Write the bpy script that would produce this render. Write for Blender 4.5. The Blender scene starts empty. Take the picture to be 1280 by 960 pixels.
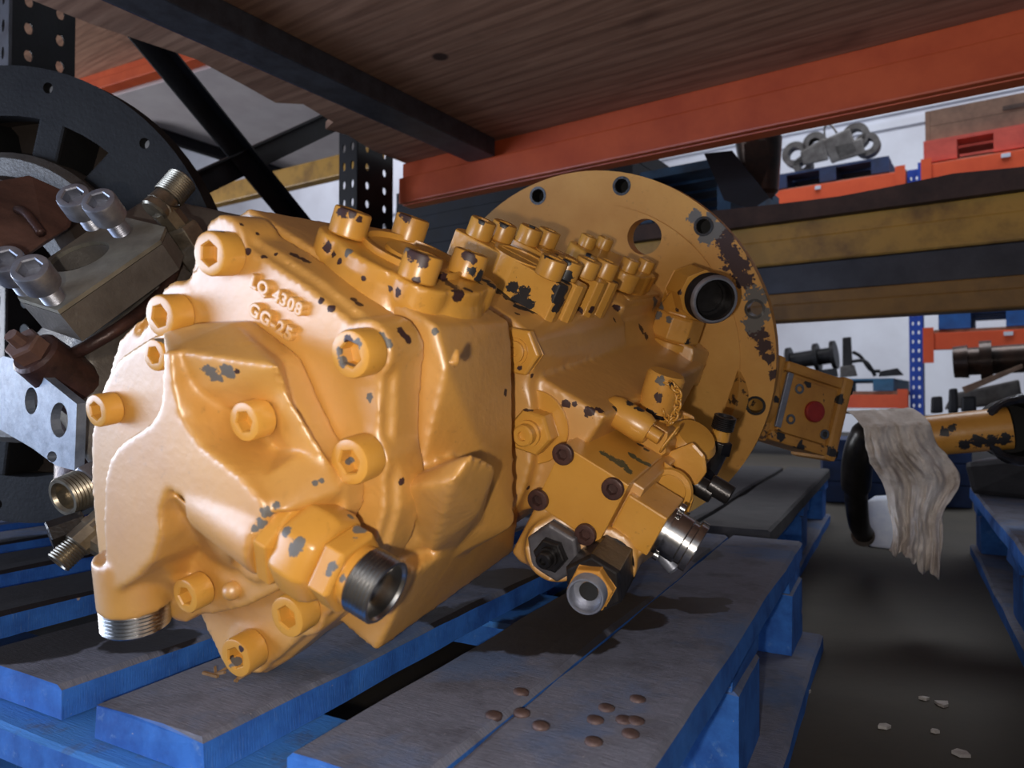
import bpy, bmesh, math, random
import numpy as np
from mathutils import Vector, Matrix, noise as mnoise
random.seed(7)
PI = math.pi
SC = bpy.context.scene
COL = SC.collection
# ------------------------------------------------------------------ camera
FPX = 900.0                        # focal length in pixels of the 1280 wide frame
CAMZ = 0.335
PITCH = math.atan(19 / 900.0)
cam_d = bpy.data.cameras.new('camera')
cam_d.sensor_width = 36.0
cam_d.lens = 36.0 * FPX / 1280.0
cam_d.clip_start = 0.01
cam_d.dof.use_dof = True
cam_d.dof.focus_distance = 0.62
cam_d.dof.aperture_fstop = 10.0
cam = bpy.data.objects.new('camera', cam_d)
COL.objects.link(cam)
cam.location = (0, 0, CAMZ)
cam.rotation_euler = (PI / 2 + PITCH, 0, 0)
SC.camera = cam
# ------------------------------------------------------------------ world, lamps, exposure
wd = bpy.data.worlds.new('warehouse_air')
SC.world = wd
wd.use_nodes = True
wd.node_tree.nodes['Background'].inputs[0].default_value = (0.70, 0.80, 1.0, 1)
wd.node_tree.nodes['Background'].inputs[1].default_value = 0.11


def area(name, loc, target, sx, sy, power, color):
    ld = bpy.data.lights.new(name, 'AREA')
    ld.shape = 'RECTANGLE'
    ld.size, ld.size_y, ld.energy, ld.color = sx, sy, power, color
    o = bpy.data.objects.new(name, ld)
    COL.objects.link(o)
    o.location = loc
    o.rotation_euler = (Vector(target) - Vector(loc)).to_track_quat('-Z', 'Y').to_euler()
    return o


area('doorway_daylight', (-2.4, 0.05, 0.42), (-0.2, 0.45, 0.26), 2.0, 0.8, 52, (0.60, 0.74, 1.0))
area('aisle_front_fill', (0.6, -2.2, 1.3), (0.0, 0.7, 0.4), 2.2, 1.6, 8, (0.95, 0.96, 1.0))  # soft front fill added behind the camera
area('far_aisle_fill', (2.3, 3.4, 4.2), (2.6, 4.8, 0.8), 4.0, 2.0, 200, (0.90, 0.94, 1.0))  # unseen fill lamp added to brighten the far wall and rack
area('far_left_fill', (-3.6, 8.5, 6.2), (-3.2, 11.9, 3.2), 4.0, 2.0, 200, (0.90, 0.92, 1.0))  # unseen fill lamp added for the left end of the wall
area('side_panel_fill', (-5.2, 3.0, 0.7), (-1.9, 4.0, 1.9), 1.8, 1.2, 110, (0.92, 0.94, 1.0))  # unseen fill lamp added low down to lift the grey panel
fl = bpy.data.lights.new('phone_flash', 'POINT')
fl.energy, fl.shadow_soft_size, fl.color = 7.6, 0.006, (1.0, 0.93, 0.84)
flo = bpy.data.objects.new('phone_flash', fl)
COL.objects.link(flo)
flo.location = (-0.035, -0.01, CAMZ - 0.020)
flo.rotation_euler = (PI / 2 + PITCH, 0, 0)
SC.view_settings.view_transform = 'Standard'
SC.view_settings.look = 'None'
SC.view_settings.exposure = 0.0
SC.view_settings.gamma = 1.0
SC.view_settings.use_curve_mapping = False

# ------------------------------------------------------------------ geometry of the place
CAM = Vector((0, 0, CAMZ))
FWD = Vector((0, math.cos(PITCH), math.sin(PITCH)))
CUP = Vector((0, -math.sin(PITCH), math.cos(PITCH)))
RGT = Vector((1, 0, 0))


def ray(x, y):
    return FWD + RGT * ((x - 640) / FPX) + CUP * ((480 - y) / FPX)


def at(x, y, d):
    return CAM + ray(x, y) * d


def onz(x, y, z):
    r = ray(x, y)
    return CAM + r * ((z - CAMZ) / r.z)


def onplane(x, y, p0, n):
    r = ray(x, y)
    return CAM + r * ((p0 - CAM).dot(n) / r.dot(n))


# pump frame: u right, v up, w along the shaft from the end cover to the mounting flange
S = 0.876
A = ray(1114, 324).normalized()
U0 = (Vector((0, 0, 1)) - A * A.z).normalized()
R0 = A.cross(U0) * 1.0
PH = math.radians(-30)
RV = R0 * math.cos(PH) + U0 * math.sin(PH)
UV = -R0 * math.sin(PH) + U0 * math.cos(PH)
ORG = CAM + (CAM + ray(755, 432) * 1.126 - A * 0.70 - CAM) * S


def Lp(u, v, w):
    return ORG + (RV * u + UV * v + A * w) * S


def loc_of(P):
    q = (P - ORG) / S
    return (q.dot(RV), q.dot(UV), q.dot(A))


def Wp(x, y, w):
    return onplane(x, y, ORG + A * (w * S), A)


def Up(x, y, u):
    return onplane(x, y, ORG + RV * (u * S), RV)


def Vp(x, y, v):
    return onplane(x, y, ORG + UV * (v * S), UV)


RA, PA = math.radians(34.5), math.radians(28.1)
XR, YR = Vector((math.cos(RA), -math.sin(RA), 0)), Vector((math.sin(RA), math.cos(RA), 0))
XP, YP = Vector((math.cos(PA), -math.sin(PA), 0)), Vector((math.sin(PA), math.cos(PA), 0))
ZV = Vector((0, 0, 1))


def rk(x, y, z): return XR * x + YR * y + ZV * z


def pl(x, y, z): return XP * x + YP * y + ZV * z


def onr(x, y, d): return onplane(x, y, YR * d, YR)


def onx(x, y, d): return onplane(x, y, XR * d, XR)


# ------------------------------------------------------------------ materials
def new_mat(name):
    m = bpy.data.materials.new(name)
    m.use_nodes = True
    nt = m.node_tree
    return m, nt, nt.nodes['Principled BSDF']


def nd(nt, kind, **kw):
    n = nt.nodes.new(kind)
    for k, v in kw.items():
        setattr(n, k, v)
    return n


def srgb(r, g, b):
    f = lambda c: ((c / 255.0) / 12.92) if c / 255.0 <= 0.04045 else (((c / 255.0) + 0.055) / 1.055) ** 2.4
    return (f(r), f(g), f(b), 1)


def noise(nt, scale, detail=4, rough=0.55, vec=None, dist=0.0):
    n = nd(nt, 'ShaderNodeTexNoise')
    n.inputs['Scale'].default_value = scale
    n.inputs['Detail'].default_value = detail
    n.inputs['Roughness'].default_value = rough
    n.inputs['Distortion'].default_value = dist
    if vec is not None:
        nt.links.new(vec, n.inputs['Vector'])
    return n


def ramp(nt, fac, lo, hi, c0=(0, 0, 0, 1), c1=(1, 1, 1, 1)):
    r = nd(nt, 'ShaderNodeValToRGB')
    r.color_ramp.elements[0].position = lo
    r.color_ramp.elements[1].position = hi
    r.color_ramp.elements[0].color = c0
    r.color_ramp.elements[1].color = c1
    nt.links.new(fac, r.inputs[0])
    return r.outputs[0]


def mixc(nt, fac, a, b):
    m = nd(nt, 'ShaderNodeMix', data_type='RGBA')
    for s, v in ((m.inputs[0], fac), (m.inputs[6], a), (m.inputs[7], b)):
        if hasattr(v, 'is_output') or isinstance(v, bpy.types.NodeSocket):
            nt.links.new(v, s)
        else:
            s.default_value = v
    return m.outputs[2]


def mth(nt, op, a, b=None, clamp=False):
    m = nd(nt, 'ShaderNodeMath', operation=op, use_clamp=clamp)
    for s, v in ((m.inputs[0], a), (m.inputs[1], b)):
        if v is None:
            continue
        if isinstance(v, bpy.types.NodeSocket):
            nt.links.new(v, s)
        else:
            s.default_value = v
    return m.outputs[0]


def bump(nt, bsdf, h, strength, dist=0.002):
    b = nd(nt, 'ShaderNodeBump')
    b.inputs['Strength'].default_value = strength
    b.inputs['Distance'].default_value = dist
    nt.links.new(h, b.inputs['Height'])
    nt.links.new(b.outputs[0], bsdf.inputs['Normal'])


def wpos(nt, stretch=None):
    g = nd(nt, 'ShaderNodeNewGeometry')
    if stretch is None:
        return g.outputs['Position']
    mp = nd(nt, 'ShaderNodeMapping')
    ang, sc = stretch
    mp.vector_type = 'TEXTURE'
    mp.inputs['Rotation'].default_value = (0, 0, ang)
    mp.inputs['Scale'].default_value = sc
    nt.links.new(g.outputs['Position'], mp.inputs['Vector'])
    return mp.outputs[0]


PAINTS = []


def paint(name, base, dark, chipped=0.66, rough=0.28, bumpy=0.15, grime=0.5, spots=True, coat=0.0, chipcol=None):
    m, nt, b = new_mat(name)
    pos = wpos(nt)
    n1 = noise(nt, 9, 5, 0.6, pos)
    col = mixc(nt, ramp(nt, n1.outputs[0], 0.35, 0.7), base, dark)
    n4 = noise(nt, 170, 3, 0.6, pos)
    gr = ramp(nt, n4.outputs[0], 0.62, 0.80)
    n5 = noise(nt, 14, 3, 0.6, pos)
    gr2 = mth(nt, 'MULTIPLY', mth(nt, 'MULTIPLY', gr, ramp(nt, n5.outputs[0], 0.45, 0.7)), grime)
    col = mixc(nt, gr2, col, srgb(70, 45, 22))
    n2 = noise(nt, 38, 6, 0.62, pos)
    chip = ramp(nt, n2.outputs[0], chipped, chipped + 0.012)
    n3 = noise(nt, 60, 3, 0.6, pos)
    cc = mixc(nt, ramp(nt, n3.outputs[0], 0.45, 0.55), *(chipcol or (srgb(62, 38, 34), srgb(120, 112, 104))))
    col = mixc(nt, chip, col, cc)
    nt.links.new(col, b.inputs['Base Color'])
    rg = mth(nt, 'ADD', mth(nt, 'MULTIPLY', n1.outputs[0], 0.18), rough - 0.09)
    rg = mth(nt, 'ADD', rg, mth(nt, 'MULTIPLY', chip, 0.25))
    nt.links.new(rg, b.inputs['Roughness'])
    nb = noise(nt, 210, 2, 0.5, pos)
    nb2 = noise(nt, 60, 2, 0.5, pos)
    h = mth(nt, 'ADD', mth(nt, 'MULTIPLY', nb.outputs[0], 0.6), nb2.outputs[0])
    h = mth(nt, 'SUBTRACT', h, mth(nt, 'MULTIPLY', chip, 0.35))
    bump(nt, b, h, bumpy, 0.002)
    nt.links.new(mth(nt, 'SUBTRACT', coat, mth(nt, 'MULTIPLY', chip, coat)), b.inputs['Coat Weight'])
    b.inputs['Coat Roughness'].default_value = 0.50 if coat > .9 else .3
    b.inputs['Coat IOR'].default_value = 2.1 if coat > .9 else 1.6
    if spots:
        PAINTS.append((m, nt, b, pos, col))
    return m


def plain(name, base, dark=None, rough=0.5, metal=0.0, scale=12, bumpy=0.1, bscale=150, lo=0.35, hi=0.7):
    m, nt, b = new_mat(name)
    pos = wpos(nt)
    if dark is not None:
        n1 = noise(nt, scale, 6, 0.65, pos)
        nt.links.new(mixc(nt, ramp(nt, n1.outputs[0], lo, hi), base, dark), b.inputs['Base Color'])
    else:
        b.inputs['Base Color'].default_value = base
    b.inputs['Roughness'].default_value = rough
    b.inputs['Metallic'].default_value = metal
    if bumpy:
        nb = noise(nt, bscale, 3, 0.6, pos)
        bump(nt, b, nb.outputs[0], bumpy, 0.002)
    return m


YEL, YELD = srgb(208, 152, 66), srgb(190, 132, 50)
M = {}
M['paint'] = paint('glossy_yellow_paint', YEL, YELD, 0.715, 0.32, 0.10, 0.7, coat=0.25)
M['flange_paint'] = paint('matt_yellow_flange_paint', srgb(204, 148, 64), srgb(186, 128, 50), 0.74, 0.55, 0.14, 0.9)
M['cast'] = paint('yellow_cast_paint', YEL, YELD, 0.735, 0.40, 0.28, 0.6, coat=1.0)
M['plug_grey'] = plain('worn_grey_plug', srgb(112, 110, 114), srgb(74, 70, 74), 0.45, 0.4, 40, 0.2)
M['worn'] = paint('worn_yellow_paint', srgb(212, 156, 72), srgb(190, 132, 56), 0.69, 0.34, 0.25, 1.0,
                  chipcol=(srgb(52, 40, 38), srgb(70, 64, 62)))
M['dirty'] = paint('grimy_yellow_paint', srgb(196, 144, 70), srgb(150, 100, 48), 0.63, 0.36, 0.25, 1.0, chipcol=(srgb(52, 36, 28), srgb(84, 60, 40)))
M['steel'] = plain('bare_steel', srgb(190, 188, 186), srgb(140, 138, 138), 0.25, 1.0, 60, 0.05)
M['zinc'] = plain('zinc_plated_steel', srgb(176, 178, 188), srgb(128, 130, 142), 0.42, 0.75, 40, 0.15)
M['gold_zinc'] = plain('yellow_zinc_steel', srgb(168, 158, 140), srgb(110, 100, 88), 0.35, 0.85, 40, 0.1)
M['dark_steel'] = plain('dark_oily_steel', srgb(58, 55, 55), srgb(32, 30, 30), 0.32, 0.6, 40, 0.2)
M['grey_iron'] = plain('grey_cast_iron', srgb(118, 112, 106), srgb(84, 78, 74), 0.45, 0.25, 14, 0.35, 220)
M['grey_machined'] = plain('grey_machined_face', srgb(156, 150, 136), srgb(116, 112, 102), 0.45, 0.3, 22, 0.15)
M['ring_grey'] = plain('dark_grey_casting', srgb(48, 47, 47), srgb(36, 34, 35), 0.6, 0.1, 6, 0.3, 180)
M['pocket_grey'] = plain('grimy_pocket_casting', srgb(92, 82, 76), srgb(66, 58, 54), 0.8, 0.0, 6, 0.3, 180)
M['brown_iron'] = plain('rust_brown_iron', srgb(128, 94, 82), srgb(80, 58, 52), 0.6, 0.1, 16, 0.35, 120)
M['rust_dark'] = plain('dark_rust_iron', srgb(88, 60, 54), srgb(48, 36, 34), 0.4, 0.3, 40, 0.4, 120)
M['pale_plate'] = plain('pale_scuffed_plate', srgb(138, 146, 160), srgb(96, 104, 118), 0.5, 0.3, 50, 0.2)
M['black'] = plain('black_bore', srgb(16, 14, 14), None, 0.7, 0.0, bumpy=0)
M['black_paint'] = plain('black_blue_paint', srgb(20, 21, 28), srgb(12, 12, 16), 0.5, 0.0, 20, 0.1)
M['rack_blue'] = plain('dark_blue_rack_paint', srgb(40, 54, 86), srgb(28, 36, 58), 0.42, 0.1, 20, 0.08)
M['rack_grey'] = plain('grey_rack_steel', srgb(74, 76, 84), srgb(54, 52, 58), 0.5, 0.2, 30, 0.1)
M['far_blue'] = plain('bright_blue_rack_paint', srgb(34, 78, 186), srgb(28, 64, 160), 0.5, 0.0, 20, 0.05)
M['orange'] = plain('red_orange_beam_paint', srgb(204, 90, 50), srgb(180, 72, 40), 0.38, 0.0, 8, 0.06)
M['orange_far'] = plain('bright_orange_beam_paint', srgb(228, 92, 48), srgb(214, 80, 42), 0.5, 0.0, 8, 0.05)
M['beam_yellow'] = plain('stained_yellow_beam_paint', srgb(176, 134, 56), srgb(96, 66, 32), 0.4, 0.0, 9, 0.15, lo=0.45, hi=0.75)
M['beam_yellow2'] = plain('dull_yellow_beam_paint', srgb(146, 106, 46), srgb(110, 78, 36), 0.45, 0.0, 9, 0.15)
M['beam_dark'] = plain('dark_grey_channel', srgb(70, 70, 76), srgb(48, 48, 54), 0.35, 0.4, 9, 0.1)
M['rough_wood'] = plain('dark_rough_timber', srgb(74, 54, 46), srgb(44, 32, 28), 0.8, 0.0, 14, 0.5, 90)
M['crate_wood'] = plain('brown_crate_timber', srgb(126, 96, 78), srgb(92, 68, 56), 0.8, 0.0, 10, 0.2)
M['chip_edge'] = plain('chipboard_edge', srgb(140, 112, 92), srgb(110, 84, 70), 0.8, 0.0, 40, 0.2)
M['black_crate'] = plain('shaded_blue_crate_wood', srgb(17, 24, 36), srgb(12, 14, 20), 0.8, 0.0, 12, 0.2)  # crate blue taken near black, shade behind the beam put into the colour
M['blue_crate'] = plain('dark_blue_crate_wood', srgb(46, 84, 116), srgb(30, 48, 66), 0.7, 0.0, 12, 0.2)
M['blue_pallet_far'] = plain('blue_pallet_paint', srgb(34, 96, 170), srgb(28, 70, 130), 0.7, 0.0, 12, 0.1)
M['navy_pallet'] = plain('navy_pallet_paint', srgb(28, 52, 96), srgb(22, 36, 66), 0.7, 0.0, 12, 0.1)
M['teal_pallet'] = plain('teal_pallet_paint', srgb(58, 112, 150), srgb(44, 84, 116), 0.7, 0.0, 12, 0.1)
M['red_pallet'] = plain('red_pallet_paint', srgb(196, 80, 66), srgb(170, 64, 54), 0.7, 0.0, 12, 0.1)
M['grey_parts'] = plain('grey_track_steel', srgb(104, 100, 98), srgb(70, 64, 62), 0.5, 0.3, 20, 0.2)
M['black_parts'] = plain('black_machine_parts', srgb(44, 42, 44), srgb(26, 24, 26), 0.5, 0.3, 20, 0.2)
M['rusty_shaft'] = plain('oily_rusty_shaft', srgb(66, 44, 32), srgb(28, 22, 19), 0.35, 0.4, 16, 0.4, 60)
M['white'] = plain('white_plastic', srgb(222, 228, 240), srgb(190, 200, 222), 0.5, 0.0, 20, 0.3, 30)
M['red_cap'] = plain('red_plastic_cap', srgb(150, 40, 36), srgb(116, 30, 30), 0.5, 0.0, 30, 0.1)
M['hose'] = plain('black_oily_hose', srgb(30, 27, 26), srgb(16, 14, 14), 0.35, 0.0, 30, 0.4, 60)
M['weld'] = plain('blackened_weld_ring', srgb(58, 60, 68), srgb(26, 26, 30), 0.3, 0.5, 60, 0.8, 90)
M['nail'] = plain('rusty_nail_head', srgb(104, 84, 80), srgb(66, 50, 50), 0.6, 0.3, 100, 0.2)
M['debris'] = plain('pale_wood_scrap', srgb(150, 116, 76), srgb(96, 76, 60), 0.8, 0.0, 80, 0.2)
M['scrap'] = plain('pale_paper_scrap', srgb(180, 176, 172), srgb(140, 132, 128), 0.8, 0.0, 80, 0.1)
M['green'] = plain('green_primer', srgb(58, 104, 74), None, 0.5)
for k_, s_ in (('ring_grey', .12), ('pocket_grey', .12), ('black_paint', .25)):
    M[k_].node_tree.nodes['Principled BSDF'].inputs['Specular IOR Level'].default_value = s_
M['grey_panel'] = plain('grey_laminate_panel', srgb(204, 198, 200), srgb(188, 180, 184), 0.6, 0.0, 6, 0.05)


def make_concrete():
    m, nt, b = new_mat('oily_concrete')
    pos = wpos(nt)
    n1 = noise(nt, 3, 6, 0.65, pos)
    c = mixc(nt, ramp(nt, n1.outputs[0], 0.35, 0.68), srgb(44, 38, 28), srgb(58, 51, 39))
    n2 = noise(nt, 30, 5, 0.7, pos)
    c = mixc(nt, mth(nt, 'MULTIPLY', ramp(nt, n2.outputs[0], 0.5, 0.75), 0.5), c, srgb(42, 37, 29))
    nt.links.new(c, b.inputs['Base Color'])
    b.inputs['Roughness'].default_value = 0.75
    bump(nt, b, n2.outputs[0], 0.3, 0.003)
    return m


def make_ply(name='plywood_underside', base=srgb(176, 136, 112), dark=srgb(140, 102, 82), ang=-RA):
    m, nt, b = new_mat(name)
    p = wpos(nt, (ang, (1.0, 0.10, 1.0)))
    n1 = noise(nt, 5.0, 6, 0.6, p, 0.5)
    c = mixc(nt, ramp(nt, n1.outputs[0], 0.35, 0.7), base, dark)
    w = nd(nt, 'ShaderNodeTexWave', wave_type='BANDS', bands_direction='Y')
    w.inputs['Scale'].default_value = 0.9
    w.inputs['Distortion'].default_value = 9
    w.inputs['Detail'].default_value = 3
    w.inputs['Detail Scale'].default_value = 1.2
    nt.links.new(p, w.inputs['Vector'])
    c = mixc(nt, mth(nt, 'MULTIPLY', ramp(nt, w.outputs[0], 0.55, 0.95), 0.30), c, srgb(84, 54, 42))
    n3 = noise(nt, 5, 3, 0.5, wpos(nt))
    c = mixc(nt, mth(nt, 'MULTIPLY', ramp(nt, n3.outputs[0], 0.6, 0.78), 0.7), c, srgb(58, 38, 32))
    v = nd(nt, 'ShaderNodeTexVoronoi')
    v.inputs['Scale'].default_value = 4.5
    nt.links.new(wpos(nt), v.inputs['Vector'])
    c = mixc(nt, ramp(nt, v.outputs['Distance'], 0.055, 0.085, (1, 1, 1, 1), (0, 0, 0, 1)), c, srgb(62, 42, 36))
    nt.links.new(c, b.inputs['Base Color'])
    b.inputs['Roughness'].default_value = 0.75
    bump(nt, b, n1.outputs[0], 0.1, 0.002)
    return m


def make_plank(name='worn_blue_pallet_wood', worn=1.0):
    m, nt, b = new_mat(name)
    g = nd(nt, 'ShaderNodeNewGeometry')
    p = wpos(nt, (-PA, (1.0, 0.08, 1.0)))   # grain along the boards
    pos = g.outputs['Position']
    sx = nd(nt, 'ShaderNodeSeparateXYZ')
    nt.links.new(g.outputs['True Normal'], sx.inputs[0])
    up = ramp(nt, sx.outputs[2], 0.40, 0.62)
    ng = noise(nt, 70, 5, 0.65, p)
    nw = noise(nt, 7, 5, 0.65, pos)
    nw2 = noise(nt, 26, 5, 0.65, pos)
    blue = mixc(nt, ramp(nt, nw2.outputs[0], 0.4, 0.66), srgb(52, 108, 186), srgb(36, 80, 150))
    blue = mixc(nt, mth(nt, 'MULTIPLY', ramp(nt, ng.outputs[0], 0.6, 0.75), 0.55), blue, srgb(120, 150, 186))
    grey = mixc(nt, ramp(nt, ng.outputs[0], 0.3, 0.7), srgb(124, 126, 142), srgb(92, 96, 112))
    grey = mixc(nt, mth(nt, 'MULTIPLY', ramp(nt, nw2.outputs[0], 0.48, 0.72), 0.6), grey, srgb(62, 60, 68))
    grey = mixc(nt, mth(nt, 'MULTIPLY', ramp(nt, nw.outputs[0], 0.5, 0.62), 0.55), grey, srgb(72, 104, 150))
    if worn < 1:
        grey = mixc(nt, ramp(nt, nw2.outputs[0], 0.55, 0.72), srgb(64, 128, 204), srgb(84, 92, 110))
    wear = mth(nt, 'MULTIPLY', up, 1.0)
    c = mixc(nt, wear, blue, grey)
    nc = noise(nt, 20, 5, 0.6, pos)
    c = mixc(nt, mth(nt, 'MULTIPLY', ramp(nt, nc.outputs[0], 0.71, 0.74), mth(nt, 'SUBTRACT', 1.0, up)), c, srgb(176, 160, 150))
    nsp = noise(nt, 330, 2, 0.5, pos)
    c = mixc(nt, mth(nt, 'MULTIPLY', ramp(nt, nsp.outputs[0], 0.74, 0.78), 0.6), c, srgb(170, 164, 160))
    # oil soaked stains, the wide left ones also painting in missing shade: (point, radius)
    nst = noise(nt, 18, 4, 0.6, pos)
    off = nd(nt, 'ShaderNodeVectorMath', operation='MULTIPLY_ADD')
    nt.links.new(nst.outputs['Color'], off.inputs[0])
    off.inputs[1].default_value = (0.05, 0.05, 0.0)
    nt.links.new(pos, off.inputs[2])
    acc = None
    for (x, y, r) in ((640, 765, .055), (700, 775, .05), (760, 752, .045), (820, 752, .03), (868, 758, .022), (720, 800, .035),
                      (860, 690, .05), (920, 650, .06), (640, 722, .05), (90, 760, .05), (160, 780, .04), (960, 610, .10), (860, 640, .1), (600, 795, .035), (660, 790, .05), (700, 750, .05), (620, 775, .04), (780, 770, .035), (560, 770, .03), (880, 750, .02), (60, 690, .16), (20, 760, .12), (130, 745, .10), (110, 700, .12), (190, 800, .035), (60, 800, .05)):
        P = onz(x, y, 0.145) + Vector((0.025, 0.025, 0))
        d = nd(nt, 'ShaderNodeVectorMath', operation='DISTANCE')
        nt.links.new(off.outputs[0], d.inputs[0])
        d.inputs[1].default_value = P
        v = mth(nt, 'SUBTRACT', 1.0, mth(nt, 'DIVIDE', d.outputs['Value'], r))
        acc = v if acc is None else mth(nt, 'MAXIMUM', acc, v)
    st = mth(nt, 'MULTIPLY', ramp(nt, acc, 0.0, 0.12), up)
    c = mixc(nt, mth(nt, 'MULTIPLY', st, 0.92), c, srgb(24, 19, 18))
    nt.links.new(c, b.inputs['Base Color'])
    rg = mth(nt, 'SUBTRACT', 0.78, mth(nt, 'MULTIPLY', st, 0.30))
    b.inputs['Specular IOR Level'].default_value = 0.3
    nt.links.new(rg, b.inputs['Roughness'])
    bump(nt, b, mth(nt, 'ADD', ng.outputs[0], mth(nt, 'MULTIPLY', nw2.outputs[0], 1.5)), 0.35, 0.0025)
    return m


def make_rag():
    m, nt, b = new_mat('dirty_linen_rag')
    pos = wpos(nt)
    n1 = noise(nt, 24, 6, 0.65, pos)
    c = mixc(nt, ramp(nt, n1.outputs[0], 0.35, 0.7), srgb(226, 218, 212), srgb(168, 156, 148))
    nt.links.new(c, b.inputs['Base Color'])
    b.inputs['Roughness'].default_value = 0.9
    n2 = noise(nt, 60, 6, 0.7, pos)
    bump(nt, b, n2.outputs[0], 0.6, 0.004)
    return m


def make_wall():
    m, nt, b = new_mat('white_painted_block_wall')
    pos = wpos(nt)
    n1 = noise(nt, 0.8, 5, 0.6, pos)
    c = mixc(nt, ramp(nt, n1.outputs[0], 0.4, 0.75), srgb(222, 224, 234), srgb(190, 188, 196))
    nt.links.new(c, b.inputs['Base Color'])
    b.inputs['Roughness'].default_value = 0.8
    return m


M['concrete'] = make_concrete()
M['ply'] = make_ply()
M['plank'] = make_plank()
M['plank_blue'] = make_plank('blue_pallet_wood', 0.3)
M['rag'] = make_rag()
M['wall'] = make_wall()

# ------------------------------------------------------------------ mesh helpers (all points are world points)
PW = {}


def settle(o, parent):
    if parent is not None:
        o.parent = parent
        o.matrix_parent_inverse = PW[parent.name].inverted()


def thing(name, label, cat, loc, group=None):
    o = bpy.data.objects.new(name, None)
    COL.objects.link(o)
    o.empty_display_size = 0.05
    o.location = loc
    PW[o.name] = Matrix.Translation(Vector(loc))
    o['label'], o['category'] = label, cat
    if group:
        o['group'] = group
    return o


def tag(o, label, cat, group=None):
    o['label'], o['category'] = label, cat
    if group:
        o['group'] = group
    return o


def obj(name, bm, mat, parent=None, smooth=None, label=None, kind=None, bevel=0.0, segs=2):
    if bevel > 0:
        bmesh.ops.remove_doubles(bm, verts=bm.verts, dist=1e-6)
        ed = [e for e in bm.edges if len(e.link_faces) == 2 and e.calc_face_angle(0) > 0.5]
        bmesh.ops.bevel(bm, geom=ed, offset=bevel, segments=segs, profile=0.6, affect='EDGES', clamp_overlap=True)
    bmesh.ops.recalc_face_normals(bm, faces=bm.faces)
    me = bpy.data.meshes.new(name)
    c = Vector((0, 0, 0))
    if bm.verts:
        lo = Vector([min(v.co[i] for v in bm.verts) for i in range(3)])
        hi = Vector([max(v.co[i] for v in bm.verts) for i in range(3)])
        c = (lo + hi) / 2
        if parent is None:
            c.z = lo.z
        bmesh.ops.translate(bm, verts=bm.verts, vec=-c)
    bm.to_mesh(me)
    bm.free()
    me.materials.append(M[mat])
    o = bpy.data.objects.new(name, me)
    COL.objects.link(o)
    o.location = c
    PW[o.name] = Matrix.Translation(c)
    settle(o, parent)
    if smooth:
        me.shade_smooth()
        if smooth is not True:
            me.set_sharp_from_angle(angle=smooth)
    if label:
        o['label'] = label
    if kind:
        o['kind'] = kind
    return o


def inst(name, mesh, mw, parent, mat=None):
    o = bpy.data.objects.new(name, mesh)
    COL.objects.link(o)
    o.matrix_basis = mw
    PW[o.name] = mw.copy()
    settle(o, parent)
    return o


def nb():
    return bmesh.new()


def add_hull(bm, pts):
    vs = [bm.verts.new(p) for p in pts]
    r = bmesh.ops.convex_hull(bm, input=vs)
    dead = [v for v in vs if v.is_valid and not v.link_faces]
    bmesh.ops.delete(bm, geom=dead, context='VERTS')
    bmesh.ops.dissolve_limit(bm, angle_limit=0.02, verts=[v for v in vs if v.is_valid], edges=list({e for v in vs if v.is_valid for e in v.link_edges}))
    return bm


def add_box(bm, o, ax, ay, az):
    """box spanned by three edge vectors from the corner o"""
    c = [o + ax * i + ay * j + az * k for k in (0, 1) for j in (0, 1) for i in (0, 1)]
    v = [bm.verts.new(p) for p in c]
    for f in ((0, 2, 3, 1), (4, 5, 7, 6), (0, 1, 5, 4), (2, 6, 7, 3), (0, 4, 6, 2), (1, 3, 7, 5)):
        bm.faces.new([v[i] for i in f])
    return bm


def box_r(bm, x0, x1, y0, y1, z0, z1, P=rk):
    return add_box(bm, P(x0, y0, z0), P(x1, y0, z0) - P(x0, y0, z0), P(x0, y1, z0) - P(x0, y0, z0), P(x0, y0, z1) - P(x0, y0, z0))


def basis(axis, hint=None):
    a = axis.normalized()
    h = hint if hint is not None else (Vector((0, 0, 1)) if abs(a.z) < 0.9 else Vector((1, 0, 0)))
    x = (h - a * h.dot(a)).normalized()
    return x, a.cross(x), a


def add_lathe(bm, p, axis, prof, n=32, hint=None, closed=False, sides=None):
    """revolve (distance along axis, radius) pairs round axis from point p; sides=6 makes a hexagon"""
    x, y, a = basis(axis, hint)
    n = sides or n
    rings = []
    for t, r in prof:
        if r <= 1e-7:
            rings.append([bm.verts.new(p + a * t)])
        else:
            rings.append([bm.verts.new(p + a * t + (x * math.cos(2 * PI * i / n) + y * math.sin(2 * PI * i / n)) * r) for i in range(n)])
    pairs = list(zip(rings[:-1], rings[1:]))
    if closed:
        pairs.append((rings[-1], rings[0]))
    for r0, r1 in pairs:
        for i in range(n):
            j = (i + 1) % n
            if len(r0) == 1 and len(r1) == 1:
                continue
            if len(r0) == 1:
                bm.faces.new((r0[0], r1[i], r1[j]))
            elif len(r1) == 1:
                bm.faces.new((r0[i], r0[j], r1[0]))
            else:
                bm.faces.new((r0[i], r0[j], r1[j], r1[i]))
    return bm


def cyl(bm, p, q, r0, r1=None, n=28, ch=0.0, sides=None, hint=None):
    r1 = r0 if r1 is None else r1
    l = (q - p).length
    pr = [(0, 0), (0, r0), (l, r1), (l, 0)] if ch <= 0 else [(0, 0), (0, r0 - ch), (ch, r0), (l - ch, r1), (l, r1 - ch), (l, 0)]
    return add_lathe(bm, p, q - p, pr, n, hint, sides=sides)


def thread_prof(t0, t1, r, pitch, depth):
    out = []
    k = max(2, int(round((t1 - t0) / pitch)))
    for i in range(k):
        a = t0 + (t1 - t0) * i / k
        b = t0 + (t1 - t0) * (i + 0.5) / k
        out += [(a, r - depth), (b, r)]
    out.append((t1, r - depth))
    return out


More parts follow.
